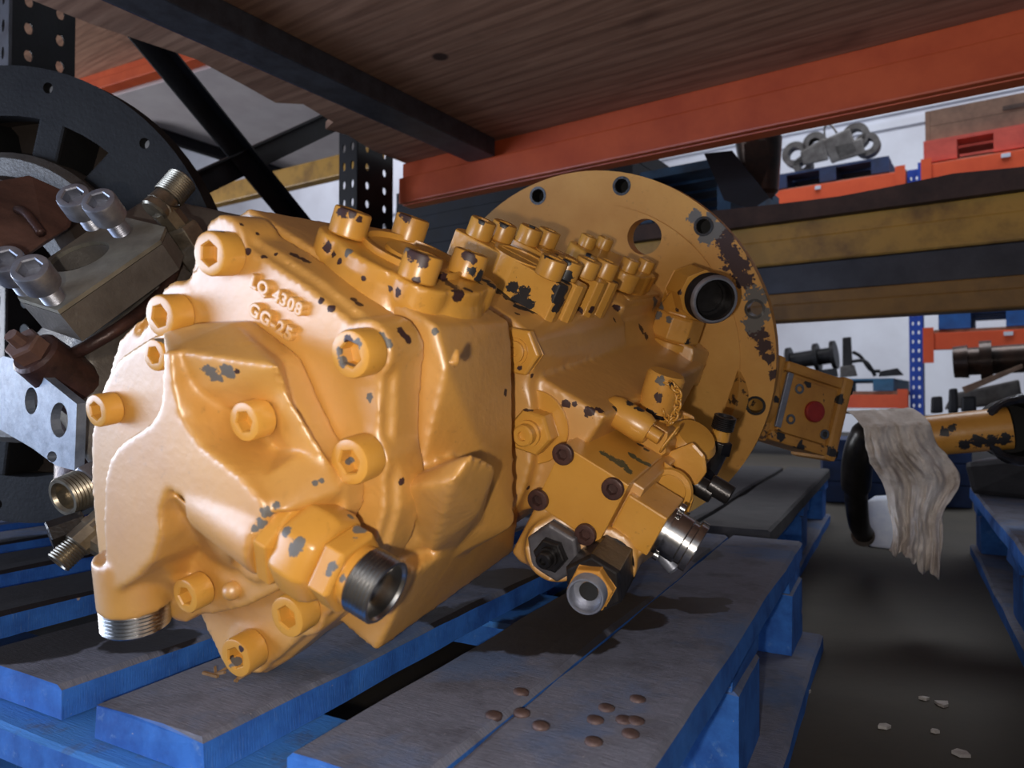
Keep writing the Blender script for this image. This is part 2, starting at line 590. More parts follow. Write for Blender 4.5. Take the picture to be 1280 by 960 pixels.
def pipe_end(bm, p, axis, ln, r, bore, pitch, depth, deep, n=40):
    """externally threaded hollow end"""
    pr = thread_prof(0, ln, r, pitch, depth) + [(ln, bore + (r - bore) * 0.3), (ln - (r - bore) * 0.5, bore), (ln - deep, bore), (ln - deep, bore * 0.62), (ln - deep * 1.5, bore * 0.5), (ln - deep * 1.5, 0)]
    return add_lathe(bm, p, axis, pr, n)


def tube(bm, pts, rad, n=12, cap=True):
    pts = [Vector(p) for p in pts]
    rings = []
    prev = None
    for i, p in enumerate(pts):
        t = (pts[min(i + 1, len(pts) - 1)] - pts[max(i - 1, 0)]).normalized()
        if prev is None:
            x, y, _ = basis(t)
        else:
            x = (prev - t * prev.dot(t)).normalized()
            y = t.cross(x)
        prev = x
        r = rad[i] if isinstance(rad, (list, tuple)) else rad
        rings.append([bm.verts.new(p + (x * math.cos(2 * PI * k / n) + y * math.sin(2 * PI * k / n)) * r) for k in range(n)])
    for a, b in zip(rings[:-1], rings[1:]):
        for k in range(n):
            bm.faces.new((a[k], a[(k + 1) % n], b[(k + 1) % n], b[k]))
    if cap:
        bm.faces.new(rings[0][::-1])
        bm.faces.new(rings[-1])
    return bm


def spline(pts, k=8):
    pts = [Vector(p) for p in pts]
    out = []
    for i in range(len(pts) - 1):
        p0, p1, p2, p3 = pts[max(i - 1, 0)], pts[i], pts[i + 1], pts[min(i + 2, len(pts) - 1)]
        for j in range(k):
            t = j / k
            out.append(0.5 * ((2 * p1) + (p2 - p0) * t + (2 * p0 - 5 * p1 + 4 * p2 - p3) * t * t + (3 * p1 - p0 - 3 * p2 + p3) * t ** 3))
    out.append(pts[-1])
    return out


def add_prism(bm, pts, vec):
    """closed polygon pushed along vec"""
    a = [bm.verts.new(p) for p in pts]
    b = [bm.verts.new(p + vec) for p in pts]
    n = len(a)
    bm.faces.new(a[::-1])
    bm.faces.new(b)
    for i in range(n):
        bm.faces.new((a[i], a[(i + 1) % n], b[(i + 1) % n], b[i]))
    return bm


def holed_plate(bm, outer, holes, vec):
    """flat plate with round holes: loops of world points, thickness vec"""
    loops = []
    edges = []
    for lp in [outer] + holes:
        vs = [bm.verts.new(p) for p in lp]
        loops.append(vs)
        edges += [bm.edges.new((vs[i], vs[(i + 1) % len(vs)])) for i in range(len(vs))]
    r = bmesh.ops.triangle_fill(bm, use_beauty=True, use_dissolve=False, edges=edges)
    top = [g for g in r['geom'] if isinstance(g, bmesh.types.BMFace)]
    m = {}
    for f in top:
        for v in f.verts:
            if v not in m:
                m[v] = bm.verts.new(v.co + vec)
    for f in top:
        bm.faces.new([m[v] for v in f.verts][::-1])
    for vs in loops:
        for i in range(len(vs)):
            a, b = vs[i], vs[(i + 1) % len(vs)]
            if a in m and b in m:
                bm.faces.new((a, b, m[b], m[a]))
    return bm


def circle(c, x, y, r, n=24):
    return [c + (x * math.cos(2 * PI * i / n) + y * math.sin(2 * PI * i / n)) * r for i in range(n)]


def melt(o, voxel, iters=6, fac=0.5):
    """fuse overlapping lumps into one casting with rounded fillets"""
    md = o.modifiers.new('fuse', 'REMESH')
    md.mode = 'VOXEL'
    md.voxel_size = voxel
    md.use_smooth_shade = True
    sm = o.modifiers.new('fillet', 'SMOOTH')
    sm.factor, sm.iterations = fac, iters
    dg = bpy.context.evaluated_depsgraph_get()
    me = bpy.data.meshes.new_from_object(o.evaluated_get(dg))
    old = o.data
    o.modifiers.clear()
    o.data = me
    me.name = o.name
    bpy.data.meshes.remove(old)
    me.shade_smooth()
    return o


def bolt_mesh(name, mat, head=1.25, sock=0.56, shank=0.0, n=24):
    """socket head cap screw, head radius 1, standing on z = 0; shank > 0 shows thread below"""
    bm = nb()
    def ring(r, z): return [bm.verts.new((r * math.cos(2 * PI * i / n), r * math.sin(2 * PI * i / n), z)) for i in range(n)]
    def hexr(r, z):
        o = []
        for i in range(n):
            a = 2 * PI * i / n
            k = r * math.cos(PI / 6) / math.cos(((a + PI / 6) % (PI / 3)) - PI / 6)
            o.append(bm.verts.new((k * math.cos(a), k * math.sin(a), z)))
        return o
    rs = []
    if shank > 0:
        z = -shank
        rs.append(ring(0.55, z))
        k = int(shank / 0.16)
        for i in range(k):
            rs.append(ring(0.60, z + shank * (i + 0.5) / k))
            rs.append(ring(0.53, z + shank * (i + 1) / k))
    rs += [ring(0.93, 0), ring(1.0, 0.08), ring(1.0, head - 0.14), ring(0.95, head - 0.03), ring(0.86, head), hexr(sock * 1.12, head), hexr(sock, head - 0.08), hexr(sock, head - 0.7)]
    for a, b in zip(rs[:-1], rs[1:]):
        for i in range(n):
            bm.faces.new((a[i], a[(i + 1) % n], b[(i + 1) % n], b[i]))
    bm.faces.new(rs[-1])
    bm.faces.new(rs[0][::-1])
    bmesh.ops.recalc_face_normals(bm, faces=bm.faces)
    me = bpy.data.meshes.new(name)
    bm.to_mesh(me)
    bm.free()
    me.materials.append(M[mat])
    me.shade_smooth()
    me.set_sharp_from_angle(angle=0.6)
    return me


def place(mesh, name, p, axis, r, parent, spin=0.3):
    x, y, a = basis(axis)
    rot = Matrix((x, y, a)).transposed().to_4x4()
    mw = Matrix.Translation(p) @ rot @ Matrix.Rotation(spin, 4, 'Z') @ Matrix.Scale(r, 4)
    return inst(name, mesh, mw, parent)


# ================================================================== the setting
def struct(name, bm, mat):
    return obj(name, bm, mat, None, kind='structure')


struct('floor', box_r(nb(), -16, 9, -5, 8.2, -0.05, 0.0), 'concrete')
struct('wall_back', box_r(nb(), -16, 9, 8.0, 8.2, 0.0, 6.0), 'wall')
for z in (3.02, 3.16):
    struct('trim_1' if z < 3.1 else 'trim_2', box_r(nb(), -16, 9, 7.955, 7.998, z, z + 0.07), 'wall')

# ------------------------------------------------------------------ near rack
def holes_grid(o, ax, ay, cols, z0, z1, step, hw, hh, n=10):
    hs = []
    for c in cols:
        z = z0
        while z < z1:
            ctr = o + ax * c + ay * z
            hs.append([ctr + ax * (hw * math.cos(2 * PI * i / n)) + ay * (hh * math.sin(2 * PI * i / n)) for i in range(n)])
            z += step
    return hs


def upright(parent, xr, y0, y1, xw, z1, mat_side, mat_front, sides=('front', 'side')):
    o = rk(xr, y0, 0)
    W_ = y1 - y0
    pts = [o, o + YR * W_, o + YR * W_ + ZV * z1, o + ZV * z1]
    bm = holed_plate(nb(), pts, holes_grid(o, YR, ZV, (W_ * 0.28, W_ * 0.76), 0.06, z1 - 0.04, 0.05, 0.0075, 0.011), XR * -0.004)
    obj('perforated_side', bm, mat_side, parent)
    o2 = rk(xr - xw, y0, 0)
    pts = [o2, o2 + XR * xw, o2 + XR * xw + ZV * z1, o2 + ZV * z1]
    bm = holed_plate(nb(), pts, holes_grid(o2, XR, ZV, (xw * 0.27, xw * 0.73), 0.06, z1 - 0.04, 0.05, 0.006, 0.012), YR * 0.004)
    obj('perforated_front', bm, mat_front, parent)


fr = thing('rack_frame', 'near black perforated rack uprights joined by crossed diagonal braces', 'rack frame', rk(-1.46, 1.0, 0))
upright(fr, -1.412, 1.33, 1.465, 0.07, 1.5, 'black_paint', 'black_paint')
upright(fr, -1.46, 0.54, 0.65, 0.10, 1.5, 'black_paint', 'rack_grey')  # front face coloured grey for the daylight on it, side left black
def brace(p0, p1, w):
    d = (p1 - p0).normalized()
    n = d.cross(XR).normalized()
    bm = add_box(nb(), p0 - n * w / 2, p1 - p0, n * w, XR * 0.004)
    add_box(bm, p0 - n * w / 2, p1 - p0, n * 0.004, XR * 0.028)
    obj('brace', bm, 'black_paint', fr)
brace(onx(140, 2, -1.44), onx(385, 300, -1.44), 0.052)
brace(onx(235, 236, -1.45), onx(425, 147, -1.45), 0.052)

def beam(name, label, x0, x1, y0, y1, z0, z1, mat, lip=0.022, P=rk, group=None):
    """box beam with the stepped inner lip shelf beams have"""
    b = thing(name, label, 'beam', P((x0 + x1) / 2, y0, z0), group)
    h = z1 - z0
    bm = box_r(nb(), x0, x1, y0 + lip, y1, z0, z1, P)
    obj('beam_tube', bm, mat, b, bevel=0.003)
    obj('raised_rib', box_r(nb(), x0, x1, y0, y0 + lip + 0.004, z0 + h * 0.02, z0 + h * 0.62, P), mat, b, bevel=0.004)
    return b

beam('shelf_beam', 'long dusty red orange shelf beam under the near plywood shelf', -1.40, 1.2, 1.475, 1.53, 0.88, 1.0, 'orange', 0.016)
# plywood shelf with a ragged left edge
bm = nb()
edge = [(-1.335, 0.30), (-1.33, 0.62), (-1.30, 0.80), (-1.325, 0.93), (-1.345, 1.02), (-1.30, 1.06), (-1.325, 1.17), (-1.375, 1.19), (-1.36, 1.25), (-1.39, 1.36), (-1.39, 1.53)]
pts = [rk(1.3, 1.53, 1.0), rk(1.3, -0.25, 1.0), rk(-1.34, -0.25, 1.0)] + [rk(x, y, 1.0) for x, y in edge]
add_prism(bm, pts, ZV * 0.018)
tag(obj('shelf_board', bm, 'ply'), 'large plywood shelf board with ragged left edge resting on the red beam', 'shelf board')
bm = box_r(nb(), -1.145, -1.065, -0.25, 1.474, 0.952, 0.9985)
sb = thing('shelf_support_bar', 'dark blue steel support bar running front to back under the plywood shelf', 'support bar', rk(-1.10, 0.7, 0.95))
obj('web', box_r(nb(), -1.152, -1.1455, -0.25, 1.474, 0.955, 0.9985), 'rack_blue', sb)
obj('bar_tube', bm, 'rack_grey', sb, bevel=0.003)
obj('flange_strip', box_r(nb(), -1.19, -1.145, -0.25, 1.474, 0.992, 0.9985), 'rack_blue', sb)
bm.free() if bm.is_valid else None

# ------------------------------------------------------------------ rack row behind, back to back
beam('back_beam', 'stained yellow beam passing directly behind the pump flange, upper one', -1.85, 1.2, 1.86, 1.93, 0.672, 0.775, 'beam_yellow', 0.004)
tag(obj('steel_channel', box_r(nb(), -1.85, 1.2, 1.875, 1.95, 0.600, 0.672), 'beam_dark', bevel=0.003), 'dark grey steel channel between the two yellow beams', 'channel')
beam('lower_beam', 'dull brownish yellow beam below the dark steel channel, lower one', -1.85, 1.2, 1.868, 1.93, 0.530, 0.600, 'beam_yellow2', 0.004)
bm = nb()
n = 26
for k, (zz, dy) in enumerate(((0.7755, 0.0), (0.835, 0.0))):
    pass
pts = [rk(-1.85, 1.84, 0.7755)]
pts += [rk(1.2, 1.84, 0.7755)]
for i in range(n + 1):
    x = 1.2 - 3.05 * i / n
    pts.append(rk(x, 1.84, 0.822 + 0.006 * math.sin(i * 1.3) + 0.004 * math.sin(i * 2.9)))
add_prism(bm, pts, YR * 0.34)
tag(obj('timber_board', bm, 'rough_wood'), 'dark rough timber board lying along the top of the yellow beam', 'timber')

def pallet(name, label, P, x0, x1, y0, y1, z0, z1, mat, nblk=3, group=None, top=5, bottom=True):
    """slatted pallet: x along its open front, blocks between top slats and bottom boards"""
    t = thing(name, label, 'pallet', P((x0 + x1) / 2, (y0 + y1) / 2, z0), group)
    h = z1 - z0
    sl = h * 0.16
    wy = (y1 - y0) / (top + (top - 1) * 0.35)
    for i in range(top):
        ya = y0 + i * wy * 1.35
        obj('slat', box_r(nb(), x0, x1, ya, ya + wy, z1 - sl, z1, P), mat, t)
    bw = (x1 - x0) * 0.14
    for i in range(nblk):
        xa = x0 + (x1 - x0 - bw) * i / (nblk - 1)
        obj('block', box_r(nb(), xa, xa + bw, y0, y1, z0 + (sl if bottom else 0), z1 - sl - 0.0005, P), mat, t)
        if bottom:
            obj('bottom_board', box_r(nb(), xa, xa + bw, y0, y1, z0, z0 + sl - 0.0005, P), mat, t)
    return t

pallet('wooden_pallet', 'dark blue pallet behind the red beam, above the pump flange, right one', rk, -0.86, -0.60, 1.90, 2.4, 0.836, 0.985, 'blue_crate', 2)
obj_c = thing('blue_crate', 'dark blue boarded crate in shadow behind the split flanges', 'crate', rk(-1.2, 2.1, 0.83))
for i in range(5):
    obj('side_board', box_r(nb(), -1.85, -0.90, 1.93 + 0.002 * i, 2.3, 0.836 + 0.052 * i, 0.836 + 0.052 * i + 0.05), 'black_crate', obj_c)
bm = nb()
c0 = onr(905, 215, 1.97)
add_hull(bm, [onr(x, y, d) for d in (1.845, 1.895) for x, y in ((880, 192), (915, 188), (962, 247), (940, 262), (905, 250))])
tag(obj('tarpaulin_fold', bm, 'black_paint'), 'black folded sheet hanging at the right end of the blue pallet', 'sheet')
bm = nb()
cyl(bm, onr(952, 246, 2.02), onr(948, 172, 2.02), 0.045, 0.062, 18, 0.01)
add_hull(bm, [onr(x, y, d) for d in (1.96, 2.06) for x, y in ((930, 180), (957, 175), (964, 200), (950, 234), (932, 238))])
tag(obj('cast_housing', bm, 'rusty_shaft', smooth=0.6), 'dark brown oily housing lump hanging under the red beam beside the track chain', 'housing')

# ------------------------------------------------------------------ rack beyond on the left
def flat_between(name, label, cat, p0, p1, h, th, mat, lip=True):
    d = (p1 - p0).normalized()
    nrm_ = ZV.cross(d).normalized()
    if nrm_.dot(CAM - p0) > 0:
        nrm_ = -nrm_
    b = thing(name, label, cat, (p0 + p1) / 2 - ZV * h)
    obj('beam_tube', add_box(nb(), p0 - ZV * h, p1 - p0, nrm_ * th, ZV * h), mat, b, bevel=0.004)
    if lip:
        obj('raised_rib', add_box(nb(), p0 - ZV * h - nrm_ * 0.014, p1 - p0, nrm_ * 0.02, ZV * h * 0.55), mat, b, bevel=0.004)
    return d, nrm_
p0, p1 = onz(40, 117, 1.9), onz(300, 33, 1.9)
d_, n_ = flat_between('far_beam', 'red orange beam seen between the grey bell housing and black brace', 'beam', p0, p1, 0.09, 0.05, 'orange')
bm = nb()
q0, q1 = p0 - d_ * 1.2 + ZV * 0.002, p1 + d_ * 0.6 + ZV * 0.002
add_prism(bm, [q0 + n_ * 0.06, q1 + n_ * 0.06, q1 - n_ * 1.9, q0 - n_ * 1.9], ZV * 0.018)
tag(obj('far_shelf_board', bm, 'ply'), 'brown plywood shelf board above the left orange beam', 'shelf board')
a1, a2 = p0 + d_ * 0.35 + n_ * 0.09, p1 + d_ * 0.9 + n_ * 0.09
a1.z = a2.z = 1.82
pts = [onz(166, 152, 1.82), onz(352, 213, 1.82), onz(520, 185, 1.82), a2, a1]
tag(obj('laminate_panel', add_prism(nb(), pts, ZV * 0.02), 'grey_panel'), 'pale grey laminate shelf underside behind the crossed braces', 'panel')
pp = [onz(x, y, 1.817) for x, y in ((166, 152), (352, 213))]
tag(obj('edge_angle', add_box(nb(), pp[0], pp[1] - pp[0], ZV * -0.06, XR * 0.04), 'black_paint'), 'black angle strip along the lower edge of the grey panel', 'angle strip')
flat_between('yellow_beam', 'light yellow wooden beam behind the black braces at left', 'beam', onz(250, 237, 1.5), onz(470, 181, 1.5), 0.10, 0.06, 'beam_yellow', False)

# ------------------------------------------------------------------ far rack across the aisle
fu = thing('far_rack_upright', 'bright blue perforated rack upright in the far background', 'rack frame', rk(-0.40, 4.5, 0))
bm = holed_plate(nb(), [rk(-0.44, 4.5, 0), rk(-0.375, 4.5, 0), rk(-0.375, 4.5, 1.60), rk(-0.44, 4.5, 1.60)],
                 holes_grid(rk(-0.44, 4.5, 0), XR, ZV, (0.018, 0.047), 0.05, 1.56, 0.05, 0.006, 0.011, 8), YR * 0.004)
obj('perforated_front', bm, 'far_blue', fu)
obj('side_web', box_r(nb(), -0.381, -0.375, 4.504, 4.60, 0, 1.60), 'far_blue', fu)
obj('side_web', box_r(nb(), -0.44, -0.434, 4.504, 4.60, 0, 1.60), 'far_blue', fu)
obj('connector_plate', box_r(nb(), -0.385, -0.370, 4.455, 4.505, 1.46, 1.62), 'far_blue', fu)
fb = 'orange beams of the far rack'
for lab, x0, x1, z0, z1 in (('upper left orange beam of the far rack carrying the navy pallet', -1.9, -0.445, 1.50, 1.59),
                            ('upper right orange beam of the far rack under the wooden crate', -0.37, 1.0, 1.51, 1.605),
                            ('middle orange beam of the far rack under the blue pallet', -0.37, 1.0, 0.60, 0.69),
                            ('lowest orange beam of the far rack beside the gear pump', -1.9, -0.445, 0.285, 0.36)):
    b = thing('rack_beam', lab, 'beam', rk((x0 + x1) / 2, 4.46, z0), fb)
    obj('beam_tube', box_r(nb(), x0, x1, 4.46, 4.51, z0, z1), 'orange_far', b, bevel=0.003)
    e = x1 - 0.05 if x1 < 0 else x0
    obj('end_plate', box_r(nb(), e, e + 0.05, 4.452, 4.459, z0 - 0.07, z1 + 0.03), 'orange_far', b)
    obj('safety_clip', box_r(nb(), (x0 + 0.99 if x1 < 0 else x0 + 0.36), (x0 + 1.02 if x1 < 0 else x0 + 0.40), 4.45, 4.459, z1 - 0.03, z1 - 0.01), 'white', b, label='small white clip')
    if z0 > 1 or z0 < 0.5 or True:
        tag(obj('chipboard_shelf', box_r(nb(), x0 + 0.014, x1, 4.515, 5.35, z1 + 0.001, z1 + 0.02), 'chip_edge'), 'chipboard shelf on the ' + lab.split(' beam')[0] + ' beam', 'shelf board')
pallet('wooden_pallet', 'navy blue pallet under the track chain on the far rack', rk, -1.17, -0.53, 4.5, 5.3, 1.612, 1.70, 'navy_pallet')
pallet('wooden_pallet', 'red painted pallet under the wooden crate, top right', rk, -0.36, 0.75, 4.5, 5.3, 1.627, 1.745, 'red_pallet', 4)
pallet('wooden_pallet', 'bright blue pallet on the middle orange beam, far right', rk, -0.30, 0.75, 4.5, 5.3, 0.712, 0.84, 'blue_pallet_far', 4)
pallet('wooden_pallet', 'teal blue pallet under the black machine parts in the background', rk, -1.25, -0.52, 4.5, 5.3, 0.382, 0.452, 'teal_pallet', 3)
cr = thing('wooden_crate', 'long brown wooden crate on the red pallet, top right', 'crate', rk(0.2, 4.8, 1.747))
for k in range(2):
    obj('front_board', box_r(nb(), -0.33, 0.75, 4.55, 4.575, 1.747 + 0.09 * k, 1.747 + 0.09 * k + 0.088), 'crate_wood', cr)
obj('end_board', box_r(nb(), -0.355, -0.331, 4.55, 5.2, 1.747, 1.925), 'crate_wood', cr)
obj('dark_print_strip', box_r(nb(), 0.0, 0.2, 4.547, 4.5495, 1.85, 1.872), 'rough_wood', cr, label='faded dark stencil patch')
# crate pieces small things on the far shelves
tc = thing('track_chain', 'grey steel track chain links lying on the navy pallet, top right', 'track chain', rk(-0.85, 4.7, 1.705))
def eye(px, py, r, rin, d=4.62):
    c = onr(px, py, d)
    bm = nb()
    add_lathe(bm, c, YR, [(0, rin), (0, r), (0.07, r), (0.07, rin)], 20, closed=True)
    return bm
for px, py, r, rin in ((993, 192, .075, .040), (1018, 179, .070, .034), (1069, 169, .075, .04), (1083, 180, .070, .036), (1003, 206, .055, .02)):
    obj('link_eye', eye(px, py, r, rin), 'grey_parts', tc, smooth=0.6)
for q in (((1000, 190), (1030, 172), (1036, 200), (1004, 207)), ((1026, 176), (1062, 160), (1074, 190), (1040, 205)), ((1040, 182), (1078, 172), (1082, 192), (1048, 202))):
    bm = nb()
    add_hull(bm, [onr(x, y, d) for d in (4.60 + .02 * len(q) * 0, 4.72) for x, y in q])
    obj('link_plate', bm, 'grey_parts', tc, bevel=0.01)
bm = nb()
tube(bm, spline([onr(1031, 172, 4.66), onr(1031, 159, 4.66), onr(1038, 156, 4.66), onr(1046, 166, 4.66)], 5), 0.006, 8)
obj('wire_loop', bm, 'grey_parts', tc, smooth=True)
# black machine parts on the teal pallet
def lump(name, label, cat, pix, d0, d1, mat, bev=0.006):
    bm = nb()
    add_hull(bm, [onr(x, y, d) for d in (d0, d1) for x, y in pix])
    return tag(obj(name, bm, mat, bevel=bev), label, cat)
g = thing('winch_drum', 'black winch drum with end flanges on the teal pallet', 'winch', rk(-1.1, 4.8, 0.47))
a0, a1 = onr(985, 452, 4.75), onr(1040, 444, 4.75)
bm = nb(); cyl(bm, a0, a1, 0.05); obj('drum', bm, 'black_parts', g, smooth=0.6)
for p in (a0, a0.lerp(a1, 0.62), a1):
    bm = nb(); cyl(bm, p, p + (a1 - a0).normalized() * 0.025, 0.088); obj('drum_flange', bm, 'black_parts', g, smooth=0.6)
bm = nb(); add_hull(bm, [onr(x, y, d) for d in (4.6, 4.9) for x, y in ((972, 468), (1046, 460), (1048, 471), (972, 475))]); obj('base_plate', bm, 'black_parts', g)
lump('control_post', 'upright black box post among the machine parts', 'post', ((1053, 422), (1064, 421), (1066, 462), (1053, 470)), 4.6, 4.7, 'black_parts')
lump('valve_lump', 'small grey black valve block beside the black post', 'machine part', ((1050, 458), (1068, 456), (1072, 470), (1050, 472)), 4.52, 4.59, 'grey_parts')
lump('valve_lump', 'low black casting at right end of the teal pallet', 'machine part', ((1100, 464), (1122, 460), (1130, 469), (1098, 471)), 4.55, 4.7, 'black_parts')
bm = nb(); tube(bm, spline([onr(1066, 440, 4.65), onr(1076, 446, 4.65), onr(1088, 462, 4.65), onr(1100, 464, 4.65)]), 0.010, 8)
tube(bm, spline([onr(1064, 452, 4.62), onr(1082, 452, 4.62), onr(1094, 470, 4.62)]), 0.010, 8)
tag(obj('loose_cable', bm, 'black_parts', smooth=True), 'thin black cables curling over the machine parts', 'cable')
# middle right clutter below the middle beam
sh = thing('rusty_shaft', 'thick rusty oily shaft with a collar, under the middle orange beam', 'shaft', onr(1235, 465, 3.4) - ZV * 0.08)
ax_ = (onr(1290, 447, 3.4) - onr(1190, 453, 3.4)).normalized()
s0 = onr(1192, 453, 3.4)
bm = nb(); add_lathe(bm, s0, ax_, [(0, 0), (0, .062), (.05, .066), (.05, .055), (.09, .055), (.09, .078), (.13, .078), (.13, .055), (.9, .055), (.9, 0)], 24)
obj('shaft_bar', bm, 'rusty_shaft', sh, smooth=0.6)
lump('timber_wedge', 'pale sloping timber offcut under the rusty shaft', 'timber', ((1202, 484), (1278, 455), (1279, 460), (1206, 492)), 3.12, 3.22, 'chip_edge', 0.002)
lump('plastic_tray', 'grey crumpled plastic tray behind the boom tube', 'tray', ((1190, 492), (1274, 474), (1279, 505), (1180, 512)), 3.5, 3.8, 'grey_parts', 0.01)
for i, (x0, y0, x1, y1, l) in enumerate(((1164, 496, 1178, 516, 'leftmost squat black fitting on the shelf edge'), (1186, 486, 1197, 516, 'tall thin black fitting between two squat ones'), (1202, 496, 1220, 514, 'rightmost squat black fitting beside the grey tray'))):
    lump('black_fitting', l, 'fitting', ((x0, y0), (x1, y0 - 1), (x1 + 1, y1), (x0 - 1, y1 + 1)), 3.2, 3.26, 'black_parts', 0.008)
tag(obj('steel_shelf', box_r(nb(), -0.42, 1.0, 3.1, 3.9, 0.24, 0.26), 'black_parts'), 'dark shelf plate carrying the rusty shaft and fittings', 'shelf board')
# ------------------------------------------------------------------ pallets on the floor
def plank_bm(x0, x1, y0, y1, z0, z1, seed, P=pl, ncut=26, jit=0.0022):
    """sawn board along y with uneven, split edges"""
    bm = nb()
    rnd = random.Random(seed)
    rings = []
    for i in range(ncut + 1):
        t = i / ncut
        y = y0 + (y1 - y0) * t
        f = lambda k: jit * (mnoise.noise(Vector((seed * 3.1 + k * 7.7, y * 7, k))) + 0.5 * mnoise.noise(Vector((seed * 5.3, y * 55, k * 3.3))))
        za = 0.0025 * mnoise.noise(Vector((seed * 2.2, y * 8, 4.4)))
        xm = (x0 + x1) / 2
        ys = [y + (f(9 + q) * 1.2 if i in (0, ncut) else 0) for q in range(4)]
        sec = [(x0 + f(1), z0), (x0 + f(2), z1 - 0.003), (x0 + 0.004 + f(2), z1 + za), (xm - 0.018, z1 + za * .6), (xm + 0.015, z1 + f(5) * 0.25), (x1 - 0.004 + f(3), z1 + za), (x1 + f(3), z1 - 0.003), (x1 + f(4), z0)]
        rings.append([bm.verts.new(P(a, ys[k % 4], b)) for k, (a, b) in enumerate(sec)])
    for r0, r1 in zip(rings[:-1], rings[1:]):
        for k in range(8):
            bm.faces.new((r0[k], r0[(k + 1) % 8], r1[(k + 1) % 8], r1[k]))
    bm.faces.new(rings[0][::-1])
    bm.faces.new(rings[-1])
    return bm

tp = thing('blue_pallet', 'worn blue wooden pallet carrying the yellow pump', 'pallet', pl(-0.72, 0.68, 0))
PZ = 0.145
for i, (a, b_, e) in enumerate(((-0.208, -0.113, 1.04), (-0.293, -0.2105, 1.04), (-0.448, -0.346, 1.05), (-0.615, -0.492, 1.04), (-0.80, -0.706, 1.05), (-0.972, -0.876, 1.04), (-1.14, -1.05, 1.05), (-1.31, -1.22, 1.04))):
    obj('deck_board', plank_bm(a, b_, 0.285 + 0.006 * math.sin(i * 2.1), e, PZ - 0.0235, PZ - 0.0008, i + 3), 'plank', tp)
for i, y in enumerate((0.265, 0.60, 0.935)):
    def PX(x, yy, z, y=y): return pl(-1.32 + yy, y + x, z)
    obj('cross_board', plank_bm(0, 0.115, 0.01, 1.202, 0.098, PZ - 0.024, 20 + i, PX, 20, 0.003), 'plank_blue', tp)
for x0 in (-1.31, -0.76, -0.215):
    for y in (0.27, 0.605, 0.94):
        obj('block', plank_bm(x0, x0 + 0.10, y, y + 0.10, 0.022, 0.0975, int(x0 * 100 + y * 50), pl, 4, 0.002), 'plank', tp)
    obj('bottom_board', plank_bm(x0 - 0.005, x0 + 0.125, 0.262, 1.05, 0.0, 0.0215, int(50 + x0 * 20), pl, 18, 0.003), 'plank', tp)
# nail heads
for px, py in ((651, 864), (617, 893), (652, 890), (797, 873), (795, 900), (780, 899), (788, 916), (744, 899), (742, 926), (676, 906), (758, 884)):
    p = onz(px, py, PZ)
    bm = nb(); add_lathe(bm, p - ZV * 0.002, ZV + XP * 0.1, [(0, 0), (0, .0052), (.0022, .0052), (.003, .003), (.003, 0)], 12)
    obj('nail_head', bm, 'nail', tp, smooth=True)
M['plank_dark'] = plain('shaded_pallet_wood', srgb(62, 60, 62), srgb(40, 38, 42), 0.8, 0.0, 20, 0.3, 60)  # deck colour darkened to stand for the shade behind the pump pallet
def simple_stack(name, label, x0, x1, y0, y1, nb_, seed, gap=0.045, deck='plank'):
    t = thing(name, label, 'pallet', pl((x0 + x1) / 2, (y0 + y1) / 2, 0))
    w = (x1 - x0)
    k = nb_
    bw = (w - gap * (k - 1)) / k
    for i in range(k):
        a = x0 + i * (bw + gap)
        obj('deck_board', plank_bm(a, a + bw, y0, y1, PZ - 0.023, PZ, seed + i), deck, t)
    for i in range(3):
        y = y0 + 0.005 + (y1 - y0 - 0.115) * i / 2
        def PX(x, yy, z, y=y): return pl(x0 + yy, y + x, z)
        obj('cross_board', plank_bm(0, 0.105, 0.005, w - 0.005, 0.098, PZ - 0.0235, seed + 20 + i, PX, 14, 0.003), 'plank', t)
        for j in range(3):
            a = x0 + 0.01 + (w - 0.12) * j / 2
            obj('block', plank_bm(a, a + 0.10, y, y + 0.10, 0.022, 0.0975, seed + 40 + i * 3 + j, pl, 4, 0.002), 'plank', t)
    for j in range(3):
        a = x0 + (w - 0.12) * j / 2
        obj('bottom_board', plank_bm(a, a + 0.12, y0, y1, 0.0, 0.0215, seed + 60 + j, pl, 14, 0.003), 'plank', t)
    return t
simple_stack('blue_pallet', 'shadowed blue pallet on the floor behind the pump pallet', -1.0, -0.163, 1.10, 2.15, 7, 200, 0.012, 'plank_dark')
simple_stack('blue_pallet', 'blue pallet at the right edge, beyond the gap in the floor', 0.138, 0.92, 0.62, 1.85, 5, 300)
# ================================================================== yellow hydraulic pump
SOCK = bolt_mesh('socket_bolt', 'paint', 1.22, 0.55)
SOCKT = bolt_mesh('tall_socket_bolt', 'paint', 1.42, 0.52)
SOCKD = bolt_mesh('dark_socket_bolt', 'rust_dark', 0.5, 0.5)
NA = -A
pump = thing('hydraulic_pump', 'large yellow painted hydraulic pump lying on the blue pallet', 'hydraulic pump', Vector((Lp(-.02, -.03, .35).x, Lp(-.02, -.03, .35).y, PZ)))
